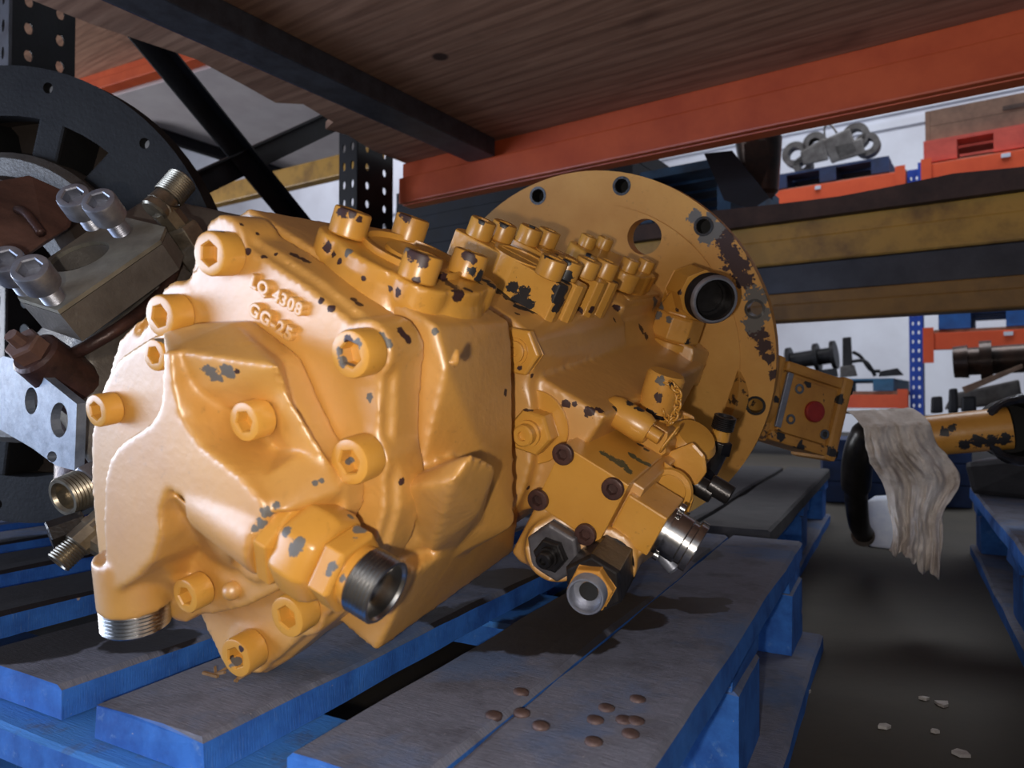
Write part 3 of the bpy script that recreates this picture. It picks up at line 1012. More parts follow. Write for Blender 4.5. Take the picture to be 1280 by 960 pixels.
# --- cover plate
front = [(250, 318), (262, 290), (275, 285), (330, 318), (385, 354), (440, 398), (474, 424), (483, 440), (478, 500), (476, 560), (484, 600), (484, 640), (470, 690), (450, 725), (424, 762), (385, 795), (345, 830), (318, 846), (292, 846), (276, 832), (262, 800), (245, 765)]
lf = [(-0.098, -0.165), (-0.135, -0.150), (-0.160, -0.10), (-0.172, -0.05), (-0.168, 0.0), (-0.150, 0.03)]
fl_ = [loc_of(Wp(x, y, 0.0))[:2] for x, y in front] + lf + [loc_of(Wp(x, y, 0.0))[:2] for x, y in ((160, 432), (183, 400), (205, 368), (235, 343))]
ctr = (sum(p[0] for p in fl_) / len(fl_), sum(p[1] for p in fl_) / len(fl_))
def ring_poly(poly, w, k=1.0, du=0, dv=0):
    return [Lp(ctr[0] + (u - ctr[0]) * k + du, ctr[1] + (v - ctr[1]) * k + dv, w) for u, v in poly]
bm = nb()
add_prism(bm, ring_poly(fl_, 0.0, 0.985), A * (0.012 * S))
add_prism(bm, ring_poly(fl_, 0.010, 1.02), A * (0.030 * S))
for x, y in ((280, 305), (224, 385), (458, 437), (455, 573), (378, 763), (312, 812)):
    c = Wp(x, y, 0.0)
    cyl(bm, c - A * 0.001, c + A * 0.03, 0.020 * S)
cover = melt(obj('cover_plate', bm, 'cast', pump), 0.0022, 5)
BR = 0.0152 * S
for x, y in ((261, 317), (199, 395), (437, 443), (436, 578), (358, 772), (294, 823)):
    p = Wp(x, y, -0.0205)
    place(SOCK, 'socket_bolt', p + A * (0.0185 * S), NA, BR, cover, random.random())
# --- cast lettering
def lettering(txt, p, xdir, ydir, size, parent):
    cu = bpy.data.curves.new('cast_lettering', 'FONT')
    cu.body = txt
    cu.size = size
    cu.extrude = 0.0020
    cu.bevel_depth = 0.0008
    cu.bevel_resolution = 1
    cu.offset = 0.0001
    cu.space_character = 1.18
    to = bpy.data.objects.new('tmp_text', cu)
    COL.objects.link(to)
    dg = bpy.context.evaluated_depsgraph_get()
    me = bpy.data.meshes.new_from_object(to.evaluated_get(dg))
    bpy.data.objects.remove(to)
    bpy.data.curves.remove(cu)
    me.name = 'cast_lettering'
    me.materials.clear()
    me.materials.append(M['cast'])
    z = xdir.cross(ydir)
    mw = Matrix.Translation(p) @ Matrix((xdir, ydir, z)).transposed().to_4x4()
    me.shade_flat()
    return inst('cast_lettering', me, mw, parent)
def dirs(pa, pb):
    x = (pb - pa).normalized()
    return x, NA.cross(x).normalized()
w0 = -0.0022
pa, pb = Wp(316, 357, w0), Wp(391, 402, w0)
x_, y_ = dirs(pa, pb)
lettering('LQ 4308', pa, x_, y_, (pb - pa).length * 0.205, cover)['label'] = 'raised cast letters LQ 4308'
pa, pb = Wp(314, 391, w0), Wp(371, 430, w0)
x_, y_ = dirs(pa, pb)
lettering('GG-25', pa, x_, y_, (pb - pa).length * 0.29, cover)['label'] = 'raised cast letters GG-25'
# --- end cover with its lobed casting
def wl(pts, w): return [Wp(x, y, w) for x, y in pts]
def lobe(bm, pts, w, wb=-0.016, grow=1.18):
    q = wl(pts, w)
    c = sum(q, Vector()) / len(q)
    add_hull(bm, q + [c + (p - c) * grow + A * ((wb - w) * S) for p in q])
outl = [(190, 420), (170, 432), (150, 446), (132, 474), (120, 505), (113, 550), (113, 600), (118, 660), (124, 715), (134, 745), (160, 764), (200, 770), (240, 770), (270, 768), (305, 760), (345, 740), (385, 708), (415, 672), (432, 640), (432, 605), (408, 570), (388, 535), (370, 495), (356, 462), (348, 448), (318, 424), (290, 403), (240, 405)]
bm = nb()
add_prism(bm, wl(outl, -0.020), A * (0.0195 * S))
ypoly = [(203, 438), (214, 438), (217, 480), (226, 522), (250, 556), (300, 596), (330, 630), (330, 668), (312, 694), (290, 686), (262, 658), (234, 628), (210, 612), (200, 640), (201, 672), (192, 702), (172, 724), (150, 738), (136, 735), (131, 715), (128, 650), (130, 600), (137, 572), (152, 552), (172, 539), (190, 526), (200, 505)]
add_prism(bm, wl(ypoly, -0.066), A * (0.055 * S))
# slopes running down from the flat into the two pockets
add_hull(bm, [Wp(x, y, -.061) for x, y in ((212, 440), (217, 480), (226, 522), (250, 556))] + [Wp(x, y, -.022) for x, y in ((262, 450), (300, 500), (290, 545), (300, 580), (205, 520))])
add_hull(bm, [Wp(x, y, -.061) for x, y in ((250, 556), (300, 596), (330, 630))] + [Wp(x, y, -.022) for x, y in ((305, 555), (370, 590), (360, 640), (270, 600))])
add_hull(bm, [Wp(x, y, -.060) for x, y in ((201, 640), (201, 672), (192, 702), (172, 724), (150, 738))] + [Wp(x, y, -.018) for x, y in ((240, 640), (246, 690), (236, 725), (160, 760), (180, 640))])
add_hull(bm, [Wp(x, y, -.061) for x, y in ((210, 612), (234, 628), (262, 658), (290, 686))] + [Wp(x, y, -.018) for x, y in ((216, 640), (236, 668), (262, 700), (292, 715), (300, 660))])
hump = [Wp(208, 437, -.062), Wp(348, 458, -.050), Wp(214, 462, -.058), Wp(346, 474, -.044), Wp(203, 414, -.018), Wp(292, 402, -.018), Wp(352, 450, -.018), Wp(372, 520, -.018), Wp(262, 500, -.034), Wp(330, 510, -.020), Wp(215, 500, -.05)]
add_hull(bm, hump)
add_hull(bm, [Wp(345, 470, -.040), Wp(362, 500, -.034), Wp(386, 548, -.032), Wp(408, 572, -.026), Wp(430, 606, -.020), Wp(426, 640, -.018), Wp(330, 560, -.018), Wp(352, 500, -.018), Wp(352, 545, -.032)])
add_hull(bm, [Wp(330, 596, -.052), Wp(372, 570, -.034), Wp(408, 580, -.026), Wp(428, 612, -.024), Wp(392, 622, -.040), Wp(352, 640, -.062), Wp(330, 640, -.062), Wp(300, 600, -.040), Wp(420, 640, -.018), Wp(330, 560, -.018), Wp(300, 600, -.018)])
F0, F1 = Wp(350, 661, -0.040), Wp(484, 741, -0.040)
FD = (F1 - F0).normalized()
fu_ = (F1 - F0).length
cyl(bm, F0 - FD * 0.050, F0 + FD * 0.004, 0.0235, 0.0275)
add_hull(bm, [Wp(142, 728, -.060), Wp(190, 712, -.052), Wp(236, 722, -.024), Wp(244, 742, -.018), Wp(150, 752, -.04), Wp(150, 752, -.018), Wp(215, 752, -.022), Wp(215, 755, -.018)])
P0, P1 = Wp(166, 728, -0.044), Wp(170, 776, -0.044)
PD = (P1 - P0).normalized()
cyl(bm, P0 - PD * 0.02, P0 + PD * 0.016, 0.0225, 0.022)
for x, y in ((298, 527), (226, 748), (318, 694)):
    c = Wp(x, y, -0.02)
    cyl(bm, c - A * 0.004, c + A * 0.012, 0.016)
ec = melt(obj('end_cover', bm, 'cast', pump), 0.0019, 9)
for x, y, w, r in ((184, 445, -.036, .0115), (113, 515, -.040, .0125), (226, 748, -.042, .0130), (310, 697, -.040, .0120), (299, 529, -.052, .0128)):
    p = Wp(x, y, w)
    place(SOCK, 'socket_bolt', p + A * (0.019 * S), NA, r * S, ec, random.random())
for x, y in ((290, 738), (144, 735)):
    bm = nb(); bmesh.ops.create_uvsphere(bm, u_segments=14, v_segments=8, radius=0.0062)
    bmesh.ops.transform(bm, matrix=Matrix.Translation(Wp(x, y, -0.022)), verts=bm.verts)
    obj('cast_pip', bm, 'cast', ec, smooth=True)
# --- large screwed adaptor on the right arm
Q = fu_
AK = .90
ad = obj('adaptor_body', add_lathe(nb(), F0 + FD * 0.004, FD, [(0, 0), (0, .0275 * AK), (.003, .0310 * AK), (Q * .15, .0310 * AK), (Q * .16, .0285 * AK), (Q * .17, .026 * AK)], sides=6, hint=UV + NA * .3), 'paint', pump, bevel=0.0012)
cyb = nb()
add_lathe(cyb, F0 + FD * Q * .19, FD, [(0, 0), (0, .025 * AK), (.003, .0288 * AK), (.008, .0300 * AK), (Q * .27, .0300 * AK), (Q * .34, .0275 * AK), (Q * .36, .024 * AK), (Q * .36, 0)], sides=8, hint=UV + NA * .1)
obj('adaptor_nut', cyb, 'paint', ad, bevel=0.0025, smooth=0.5)
bm = nb(); add_lathe(bm, F0 + FD * Q * .54, FD, [(0, 0), (0, .0235 * AK), (.002, .0258 * AK), (Q * .17, .0258 * AK), (Q * .19, .0235 * AK), (Q * .19, 0)], sides=6, hint=UV + NA * .8)
obj('adaptor_hexagon', bm, 'paint', ad, bevel=0.001)
bm = nb(); cyl(bm, F0 + FD * Q * .72, F0 + FD * Q * .80, .0186 * AK, .0186 * AK, 36)
obj('adaptor_neck', bm, 'paint', ad, smooth=0.6)
bm = nb(); pipe_end(bm, F0 + FD * Q * .79, FD, Q * .21, .0200 * AK, .0162 * AK, .0024, .0009, .014)
obj('adaptor_thread', bm, 'steel', ad, smooth=0.5, label='bare steel threaded open end')
# --- lower port with bare threads
lp = nb(); pipe_end(lp, P0 + PD * .015, PD, .015, .0212, .017, .0026, .0010, .012)
obj('lower_port_thread', lp, 'steel', pump, smooth=0.5, label='bare steel threaded port pointing down')
# --- main body casting
bm = nb()
sec0 = [(-.112, .137), (.073, .133), (.092, .112), (.100, .03), (.112, -.03), (.106, -.08), (.062, -.168), (-.02, -.18), (-.14, -.15), (-.16, .0), (-.15, .09)]
sec1 = [(-.112, .128)] + [loc_of(Wp(x, y, .15))[:2] for x, y in ((612, 388), (634, 402), (637, 440), (633, 520), (629, 575), (640, 660))] + [(-.02, -.16), (-.14, -.14), (-.16, 0), (-.15, .09)]
add_hull(bm, [Lp(u, v, .041) for u, v in sec0] + [Lp(u, v, .155) for u, v in sec1])
fb_ = [Wp(470, 816, .04), Wp(518, 716, .04), Wp(412, 768, .04)]
fr_ = [Up(650, 634, .130), Up(642, 690, .128)]
add_hull(bm, fb_ + fr_ + [Lp(.0, -.04, .05), Lp(.0, -.06, .28), Lp(-.02, -.12, .06), Lp(-.02, -.14, .30)])
add_hull(bm, [Lp(.06, -.02, .05), Lp(.06, -.02, .15)] + [Up(x, y, .128) for x, y in ((540, 690), (549, 672), (566, 690))] + [Up(x, y, .146) for x, y in ((566, 600), (590, 567))] + [Up(x, y, .150) for x, y in ((621, 583), (600, 640))] + [Up(600, 655, .130)])
add_hull(bm, [Lp(-.05, .125, .03 + .045), Lp(.045, .12, .045), Lp(.05, .12, .16), Lp(-.06, .12, .17), Lp(-.04, .135, .07), Lp(.035, .135, .06), Lp(.04, .135, .15), Lp(-.05, .135, .16)])
cyl(bm, Lp(.003, .11, .097), Lp(.003, .145, .097), .066 * S, .060 * S, 40)
cyl(bm, Lp(-.025, -.03, .12), Lp(-.025, -.03, .30), .135 * S, .12 * S, 40)
tube(bm, [Up(566, 458, .1195), Up(573, 434, .1150)], [.0042, .002], 8)
body = melt(obj('pump_body', bm, 'cast', pump), 0.0026, 5)
bm = nb()
tube(bm, spline([Wp(295, 280, .040), Wp(340, 308, .04), Wp(410, 352, .04), Wp(498, 414, .04), Wp(512, 428, .04), Wp(500, 500, .04), Wp(495, 560, .04), Wp(500, 605, .04), Wp(492, 675, .04)], 8), .0016, 8)
obj('parting_seam', bm, 'paint', body, smooth=True)
bm = nb(); add_hull(bm, [Wp(x, y, w) for w in (.012, .034) for x, y in ((384, 345), (398, 352), (394, 360), (380, 355))])
obj('gasket_tab', bm, 'green', body, label='small green gasket tab')
# --- port flange on top of the body
bm = nb()
PF = (.003, .097)
for du, dw in ((-.036, -.035), (-.036, .035), (.036, -.035), (.036, .035)):
    cyl(bm, Lp(PF[0] + du, .130, PF[1] + dw), Lp(PF[0] + du, .150, PF[1] + dw), .0212 * S)
cyl(bm, Lp(PF[0], .122, PF[1]), Lp(PF[0], .150, PF[1]), .062 * S, None, 40)
add_hull(bm, [q for du in (-.036, .036) for dw in (-.035, .035) for v in (.132, .1495) for q in circle(Lp(PF[0] + du, v, PF[1] + dw), RV, A, .0205 * S, 14)])
cyl(bm, Lp(PF[0], .100, PF[1]), Lp(PF[0], .136, PF[1]), .074 * S, .064 * S, 40)
pf = melt(obj('port_flange', bm, 'paint', pump), 0.0019, 4)
bm = nb()
add_lathe(bm, Lp(PF[0], .148, PF[1]), UV, [(0, .040 * S), (.0058, .040 * S), (.0058, .0375 * S), (.0022, .0365 * S), (.0022, .022 * S), (.005, .021 * S), (.005, 0)], 40)
obj('port_cover', bm, 'paint', pf, smooth=0.6)
for x, y in ((433, 295), (508, 300), (520, 350), (580, 345)):
    place(SOCKT, 'socket_bolt', Vp(x, y, .1495), (UV + A * 0.10 - RV * .10).normalized(), .0138 * S, pf, random.random())
# --- middle housing
bm = nb()
sad = [Wp(640, 397, .20), Wp(668, 424, .20), Wp(671, 442, .20), Wp(657, 492, .20), Lp(-.09, .05, .20), Lp(-.09, .112, .20)]
add_hull(bm, sad + [Lp(-.09, .05, .46), Lp(-.09, .112, .46), Lp(.060, .112, .46), Lp(.080, .100, .46), Lp(.094, .07, .46), Lp(.094, .045, .46), Lp(.052, .113, .26), Lp(.093, .09, .26)])
led = [Wp(675, 472, .215), Wp(757, 520, .215), Wp(742, 540, .215), Lp(.150, -.03, .215), Wp(676, 602, .215), Wp(640, 580, .215), Lp(.02, .075, .215)]
add_hull(bm, led + [Lp(.165, .07, .60), Lp(.08, .075, .60), Lp(-.05, .075, .60), Lp(.165, -.09, .60), Lp(.0, -.15, .6), Lp(.06, -.13, .25)])
cyl(bm, Lp(-.02, -.03, .2), Lp(-.02, -.03, .70), .15 * S, .16 * S, 48)
add_hull(bm, [Lp(u, v, w) for u in (-.07, .07) for v in (.05, .118) for w in (.46, .62)] + [Lp(u, .124, w) for u in (-.05, .055) for w in (.49, .60)])
add_hull(bm, [Wp(x, y, w) for w in (.52,) for x, y in ((745, 372), (772, 388), (798, 418), (770, 442), (745, 420))] + [Lp(.10, .05, .66), Lp(.03, .09, .66), Lp(.08, .10, .60), Lp(.0, .05, .66)])
mid = melt(obj('middle_housing', bm, 'cast', pump), 0.0030, 4)
c = Wp(667, 533, .214)
bm = nb(); cyl(bm, c + A * .01, c - A * .0022, .0345 * S, None, 48, .0008)
obj('round_cover', bm, 'paint', mid, smooth=0.6)
def hexstud(p, axis, rh, hh, rs, hs, mat, parent, name='hex_plug', hint=None, washer=0):
    bm = nb()
    pr = [(0, 0), (0, rh * .97), (hh * .12, rh), (hh * .85, rh), (hh, rh * .9), (hh, 0)]
    add_lathe(bm, p, axis, pr, sides=6, hint=hint)
    o = obj(name, bm, mat, parent, bevel=rh * .04)
    if rs:
        bm = nb()
        add_lathe(bm, p + axis.normalized() * hh, axis, [(-.001, 0), (-.001, rs * 1.25), (hs * .3, rs * 1.25), (hs * .32, rs), (hs * .9, rs), (hs, rs * .85), (hs, rs * .45), (hs * .75, rs * .4), (hs * .75, 0)], 24)
        obj('stud_end', bm, mat, o, smooth=0.6)
    return o
hexstud(Wp(672, 536, .211), NA, .0215 * S, .016, .0085, .012, 'paint', mid, 'adjuster_hex', UV + RV * .3)
hexstud(Wp(650, 438, .198), NA, .0225 * S, .008, .0085, .004, 'paint', mid, 'hex_plug', UV + RV * .2)
# --- split flanges over the two high pressure ports
def split_half(w, du, mat, label=None):
    b = nb()
    hw = .0132
    pts = []
    for u, ww in ((-.062, -hw), (.062, -hw), (.066, -hw * .4), (.066, hw * .4), (.062, hw), (-.062, hw), (-.066, hw * .4), (-.066, -hw * .4)):
        pts.append(Lp(u + du, .106, w + ww))
    add_prism(b, pts, UV * (.044 * S))
    return obj('split_flange', b, mat, pump, bevel=.0012, label=label)
halves = [(.268, 0.0, 'worn'), (.299, .004, 'worn'), (.362, .002, 'paint'), (.393, .004, 'paint')]
hbolts = {0: ((597, 294), (684, 343)), 1: ((624, 297), (704, 344)), 2: ((657, 301), (728, 342)), 3: ((680, 304), (752, 343))}
for i, (w, du, mt) in enumerate(halves):
    h = split_half(w, du, mt, ('worn half flange with bare metal and grime' if i < 1 else None))
    for x, y in hbolts[i]:
        place(SOCKT, 'socket_bolt', Vp(x, y + 3, .1498), UV, .0132 * S, h, random.random())
for w in (.2835, .3775):
    bm = nb()
    add_lathe(bm, Lp(.002, .118, w), UV, [(0, .0), (0, .030 * S), (.0335 * S, .030 * S), (.0335 * S, .026 * S), (.026 * S, .024 * S), (.022 * S, 0)], 36)
    obj('port_boss', bm, 'worn', pump, smooth=0.6)
# --- third port flange near the mounting flange
bm = nb()
PC = (.005, .545)
for du, dw in ((-.036, -.022), (-.033, .032), (.034, -.040), (.036, .020)):
    cyl(bm, Lp(PC[0] + du, .126, PC[1] + dw), Lp(PC[0] + du, .150, PC[1] + dw), .020 * S)
cyl(bm, Lp(PC[0], .120, PC[1]), Lp(PC[0], .150, PC[1]), .056 * S, None, 36)
add_hull(bm, [q for du, dw in ((-.036, -.022), (-.033, .032), (.034, -.040), (.036, .020)) for v in (.127, .1495) for q in circle(Lp(PC[0] + du, v, PC[1] + dw), RV, A, .0195 * S, 12)])
cyl(bm, Lp(PC[0], .08, PC[1]), Lp(PC[0], .13, PC[1]), .048 * S, .046 * S, 36)
tf = melt(obj('rear_port_flange', bm, 'paint', pump), 0.002, 4)
bm = nb(); add_box(bm, Lp(-.062, .045, .488), RV * (.126 * S), UV * (.079 * S), A * (.135 * S))
obj('rear_port_block', bm, 'cast', pump, bevel=.004, segs=3, smooth=.6)
for x, y in ((731, 309), (752, 311), (783, 339), (803, 339)):
    place(SOCKT, 'socket_bolt', Vp(x, y, .1495), UV, .0112 * S, tf, random.random())
# --- mounting flange
FC = (-.0187, -.0322)
FW = .70
FRAD = .287
bm = nb()
fc = Lp(FC[0], FC[1], FW)
outer = circle(fc, RV, UV, FRAD * S, 96)
hl = []
for k in range(12):
    a_ = math.radians(13.5 + 30 * k)
    hl.append(circle(fc + (RV * math.cos(a_) + UV * math.sin(a_)) * (.2675 * S), RV, UV, .0108 * S, 18))
bigc = Wp(806, 296, FW)
hl.append(circle(bigc, RV, UV, .0262 * S, 32))
holed_plate(bm, outer, hl, A * (.026 * S))
fln = obj('mounting_flange', bm, 'flange_paint', pump, smooth=0.5, bevel=0)
bm = nb()
fc2 = fc - A * .0022
holed_plate(bm, circle(fc2, RV, UV, .238 * S, 90), [circle(bigc - A * .0022, RV, UV, .0262 * S, 32)], A * .0030)
obj('raised_disc', bm, 'flange_paint', fln, smooth=0.5)
for k in range(12):
    a_ = math.radians(13.5 + 30 * k)
    c = fc + (RV * math.cos(a_) + UV * math.sin(a_)) * (.2675 * S)
    bm = nb(); add_lathe(bm, c - A * .0005, A, [(0, .0108 * S), (0, .0142 * S), (.0008, .0142 * S), (.0008, .0108 * S)], 20, closed=True)
    add_lathe(bm, c, A, [(0, .0103 * S), (.0242, .0103 * S), (.0242, .0107 * S), (0, .0107 * S)], 20, closed=True)
    obj('hole_rim', bm, 'dark_steel', fln, smooth=0.5, label='bare dark metal around bolt hole')
    bm = nb(); add_lathe(bm, c + A * .0245, A, [(0, 0), (0, .0108 * S), (.0012, .0108 * S), (.0012, 0)], 18)
    if k not in (0, 1):
        obj('hole_bottom', bm, 'black', fln)
    else:
        bm.free()
bm = nb(); add_lathe(bm, Lp(-.02, -.03, FW + .027), A, [(0, .165 * S), (.006, .175 * S), (.02, .175 * S), (.04, .16 * S), (.04, .14 * S), (0, .14 * S)], 60, closed=True)
obj('spigot_ring', bm, 'paint', fln, smooth=0.5)
# --- elbow fitting beside the flange
EW = .600
e0, e1 = Wp(836, 436, EW), Wp(860, 363, EW)
ED = (e1 - e0).normalized()
eb = nb()
add_hull(eb, [Wp(x, y, .575) for x, y in ((772, 438), (800, 405), (868, 436), (862, 472), (800, 470))] + [Lp(.02, .05, .68), Lp(.03, .10, .68), Lp(.15, .07, .69), Lp(.16, .02, .68), Lp(.09, .03, .6)])
cyl(eb, e0 - ED * .045, e0 - ED * .004, .034, .031)
ebo = melt(obj('port_block', eb, 'cast', pump), .0026, 4)
bm = nb(); add_lathe(bm, e0 - ED * .006, ED, [(0, 0), (0, .0295), (.002, .031), (.008, .031), (.009, .0285), (.011, .0285), (.011, .0305), (.018, .0305), (.019, .028), (.019, 0)], 40)
el = obj('fitting_collar', bm, 'paint', pump, smooth=0.5)
bm = nb(); add_lathe(bm, e0 + ED * .013, ED, [(0, 0), (0, .0275), (.003, .0305), (.0275, .0305), (.031, .028), (.031, 0)], sides=8, hint=RV)
obj('fitting_nut', bm, 'worn', el, bevel=.0012)
o0 = Wp(866, 363, EW - .02)
o1 = Wp(889, 373, EW - .065)
OD = (o1 - o0).normalized()
bm = nb()
cyl(bm, e0 + ED * .044, e0 + ED * .078, .0265, .0255, 8)
cyl(bm, o0 - OD * .012, o1 - OD * .0225, .0275, .0272, 8)
add_hull(bm, circle(e0 + ED * .046, *basis(ED)[:2], .0265, 8) + circle(o0 + OD * .004, *basis(OD)[:2], .0265, 8) + [e0 + ED * .085 - RV * .012, e0 + ED * .086])
obj('fitting_elbow', bm, 'paint', el, bevel=0.001, smooth=0.5)
bm = nb()
L_ = .020
add_lathe(bm, o1 - OD * .010, OD, [(0, 0), (0, .0262)] + thread_prof(.002, L_ - .003, .0265, .003, .0008) + [(L_, .0245), (L_ + .0005, .0218), (L_ - .002, .0200), (.004, .0195), (.004, .0165), (-.0115, .0155), (-.0115, 0)], 44)
obj('fitting_thread', bm, 'dark_steel', el, smooth=0.5, label='open bare metal threaded end')
bm = nb(); add_lathe(bm, o1 - OD * .010 + OD * (L_ - .003), OD, [(0, .0215), (0, .0262), (.0022, .0255), (.0038, .0238), (.0038, .0218)], 44, closed=True)
obj('fitting_rim', bm, 'zinc', el, smooth=0.6)
# --- regulator
rg = nb()
RW = .185
rc = loc_of(Wp(704, 555, RW))
rt = loc_of(Wp(786, 607, RW))
ru0, ru1, rv1 = rc[0], rt[0], (rc[1] + rt[1]) / 2
rv0 = loc_of(Wp(666, 628, RW))[1]
add_box(rg, Lp(ru0, rv0, RW), RV * ((ru1 - ru0) * S), UV * ((rv1 - rv0) * S), A * (.100 * S))
reg = obj('regulator_block', rg, 'paint', pump, bevel=.0012)
for x, y in ((705, 567), (767, 610), (674, 624), (733, 667)):
    place(SOCKD, 'socket_bolt', Wp(x, y, RW - .001), NA, .0096 * S, reg, random.random())
    reg.children[-1]['label'] = 'dark oily socket bolt'
def rbox(u0, u1, v0, v1, w0, w1, name, mat, parent, bevel=.0015, label=None):
    b = nb()
    add_box(b, Lp(u0, v0, w0), RV * ((u1 - u0) * S), UV * ((v1 - v0) * S), A * ((w1 - w0) * S))
    return obj(name, b, mat, parent, bevel=bevel, label=label)
rbox(ru0 - .004, ru1 + .01, rv0 + .01, rv1 - .004, RW + .02, RW + .26, 'regulator_base', 'cast', reg)
# lower rounded body with two round bosses under the face
b = nb()
add_hull(b, [Wp(x, y, RW + .012) for x, y in ((672, 628), (640, 690), (650, 702), (700, 724), (720, 716), (742, 690), (735, 664))] + [Wp(x, y, RW + .07) for x, y in ((672, 628), (640, 690), (650, 702), (700, 724), (742, 690), (735, 664))])
s0_ = Wp(696, 684, RW + .03)
cyl(b, s0_, Wp(697, 686, RW + .002), .0305 * S, .0285 * S, 36)
s1_ = Wp(764, 680, RW + .06)
s2_ = Wp(752, 702, RW + .002)
cyl(b, s1_ + (s1_ - s2_).normalized() * .03, s2_, .033 * S, .030 * S, 36)
add_hull(b, [Wp(x, y, RW + .015) for x, y in ((740, 672), (800, 668), (806, 690), (770, 715))] + [Wp(x, y, RW + .10) for x, y in ((740, 660), (830, 640), (835, 680), (790, 715))])
lowb = melt(obj('regulator_lower_body', b, 'cast', pump), .0022, 4)
q = Wp(697, 686, RW)
hexstud(q, NA, .0262 * S, .010, 0, 0, 'plug_grey', lowb, 'hex_plug', UV + RV * .5)
qd = (Wp(690, 690, RW - .03) - q).normalized()
lowb.children[-1]['label'] = 'grey black hexagon plug with worn paint'
hexstud(q + NA * .010, NA, .0150 * S, .007, .0062, .010, 'dark_steel', lowb, 'lock_nut', UV + RV * .2)
# lower adaptor: black hexagon, yellow nut and bare threaded end
g0, g1 = Wp(762, 700, RW + .01), Wp(728, 751, RW - .072)
GD = (g1 - g0).normalized()
gl = (g1 - g0).length
bm = nb(); cyl(bm, g0 - GD * .006, g0 + GD * .004, .0225 * S, None, 32)
ga = obj('adaptor_collar', bm, 'dark_steel', lowb, smooth=0.6)
bm = nb(); add_lathe(bm, g0, GD, [(0, 0), (0, .0245 * S), (gl * .62, .0255 * S), (gl * .66, .023 * S), (gl * .66, 0)], sides=6, hint=RV)
obj('lower_adaptor', bm, 'dark_steel', pump, bevel=.0008, label='black oily hexagon adaptor')
bm = nb(); add_lathe(bm, g0 + GD * gl * .66, GD, [(0, 0), (0, .0185 * S), (.0075, .0185 * S), (.0085, .017 * S), (.0085, 0)], sides=6, hint=UV)
obj('lower_adaptor_nut', bm, 'worn', pump, bevel=.0006)
bm = nb(); pipe_end(bm, g0 + GD * (gl * .66 + .008), GD, .0105, .0150 * S, .0122 * S, .0018, .0006, .0098, 32)
lat = obj('lower_adaptor_thread', bm, 'zinc', pump, smooth=0.5, label='bare steel threaded end')
bm = nb(); ee = g0 + GD * (gl * .66 + .008 + .0012); add_lathe(bm, ee, GD, [(0, 0), (0, .0076 * S), (.0006, .0076 * S), (.0006, 0)], 24)
obj('bore_shade_disc', bm, 'black', lat)  # black disc stands in for the unlit depth of the bore
# solenoid block with round steel connector
sw = RW + .012
k0, k1 = loc_of(Wp(786, 618, sw)), loc_of(Wp(836, 646, sw))
vb_ = loc_of(Wp(757, 662, sw))[1]
sol = rbox(k0[0], k1[0], vb_, k0[1], sw, sw + .055, 'solenoid_block', 'paint', pump)
c0_ = Wp(812, 650, sw + .012)
cd = (RV * 1.0 + NA * .15 - UV * .15).normalized()
c0_ = Lp(k1[0], (k0[1] + vb_) / 2 - .002, sw + .026)
bm = nb(); add_lathe(bm, c0_, RV, [(0, 0), (0, .0225 * S), (.003, .0225 * S), (.003, .019 * S), (.006, .019 * S), (.006, .021 * S), (.016, .021 * S), (.017, .0195 * S), (.021, .0195 * S), (.022, .022 * S), (.027, .022 * S), (.027, .018 * S), (.014, .017 * S), (.014, 0)], 36)
obj('round_connector', bm, 'steel', sol, smooth=0.5, label='bare steel round electrical connector')
bm = nb(); cyl(bm, c0_ + UV * .022 + RV * .002, c0_ + UV * .022 + RV * .006, .004, None, 12); cyl(bm, c0_ - UV * .022 + RV * .002, c0_ - UV * .022 + RV * .006, .004, None, 12)
obj('connector_screws', bm, 'steel', sol, smooth=0.6)
# side plates and small gear on the regulator's back
w2 = RW + .105
m0 = [(829, 575), (846, 592), (858, 596), (868, 622), (862, 640), (848, 650), (838, 642), (832, 620)]
b = nb()
add_hull(b, [Wp(x, y, RW + .085) for x, y in m0] + [Wp(x, y, RW + .20) for x, y in m0])
sp = obj('side_housing', b, 'paint', reg, bevel=.003, smooth=0.5)
b = nb(); add_lathe(b, Wp(838, 612, RW + .085), NA, [(0, 0), (0, .021 * S), (.003, .020 * S), (.003, .015 * S), (.001, .014 * S), (.001, 0)], 32)
obj('round_boss', b, 'paint', sp, smooth=0.5)
for x, y in ((865, 602), (887, 604)):
    c = Wp(x, y, RW + .13)
    b = nb(); cyl(b, c, c + RV * .02, .010 * S, None, 20, .001); obj('screw_plug', b, 'dark_steel', sp, smooth=0.6)
c = Wp(848, 648, RW + .10)
b = nb(); add_lathe(b, c, RV, [(0, 0), (0, .010 * S), (.006, .010 * S), (.006, .007 * S), (.018, .007 * S), (.018, .011 * S), (.024, .011 * S), (.024, 0)], 22)
obj('bleed_screw', b, 'steel', sp, smooth=0.6, label='small bright steel screw')
c = Wp(826, 690, RW + .08)
b = nb(); add_lathe(b, c, RV - UV * .4, [(0, 0), (0, .007 * S), (.016, .007 * S), (.018, .005 * S), (.018, 0)], 16)
obj('bleed_screw', b, 'zinc', lowb, smooth=0.6)
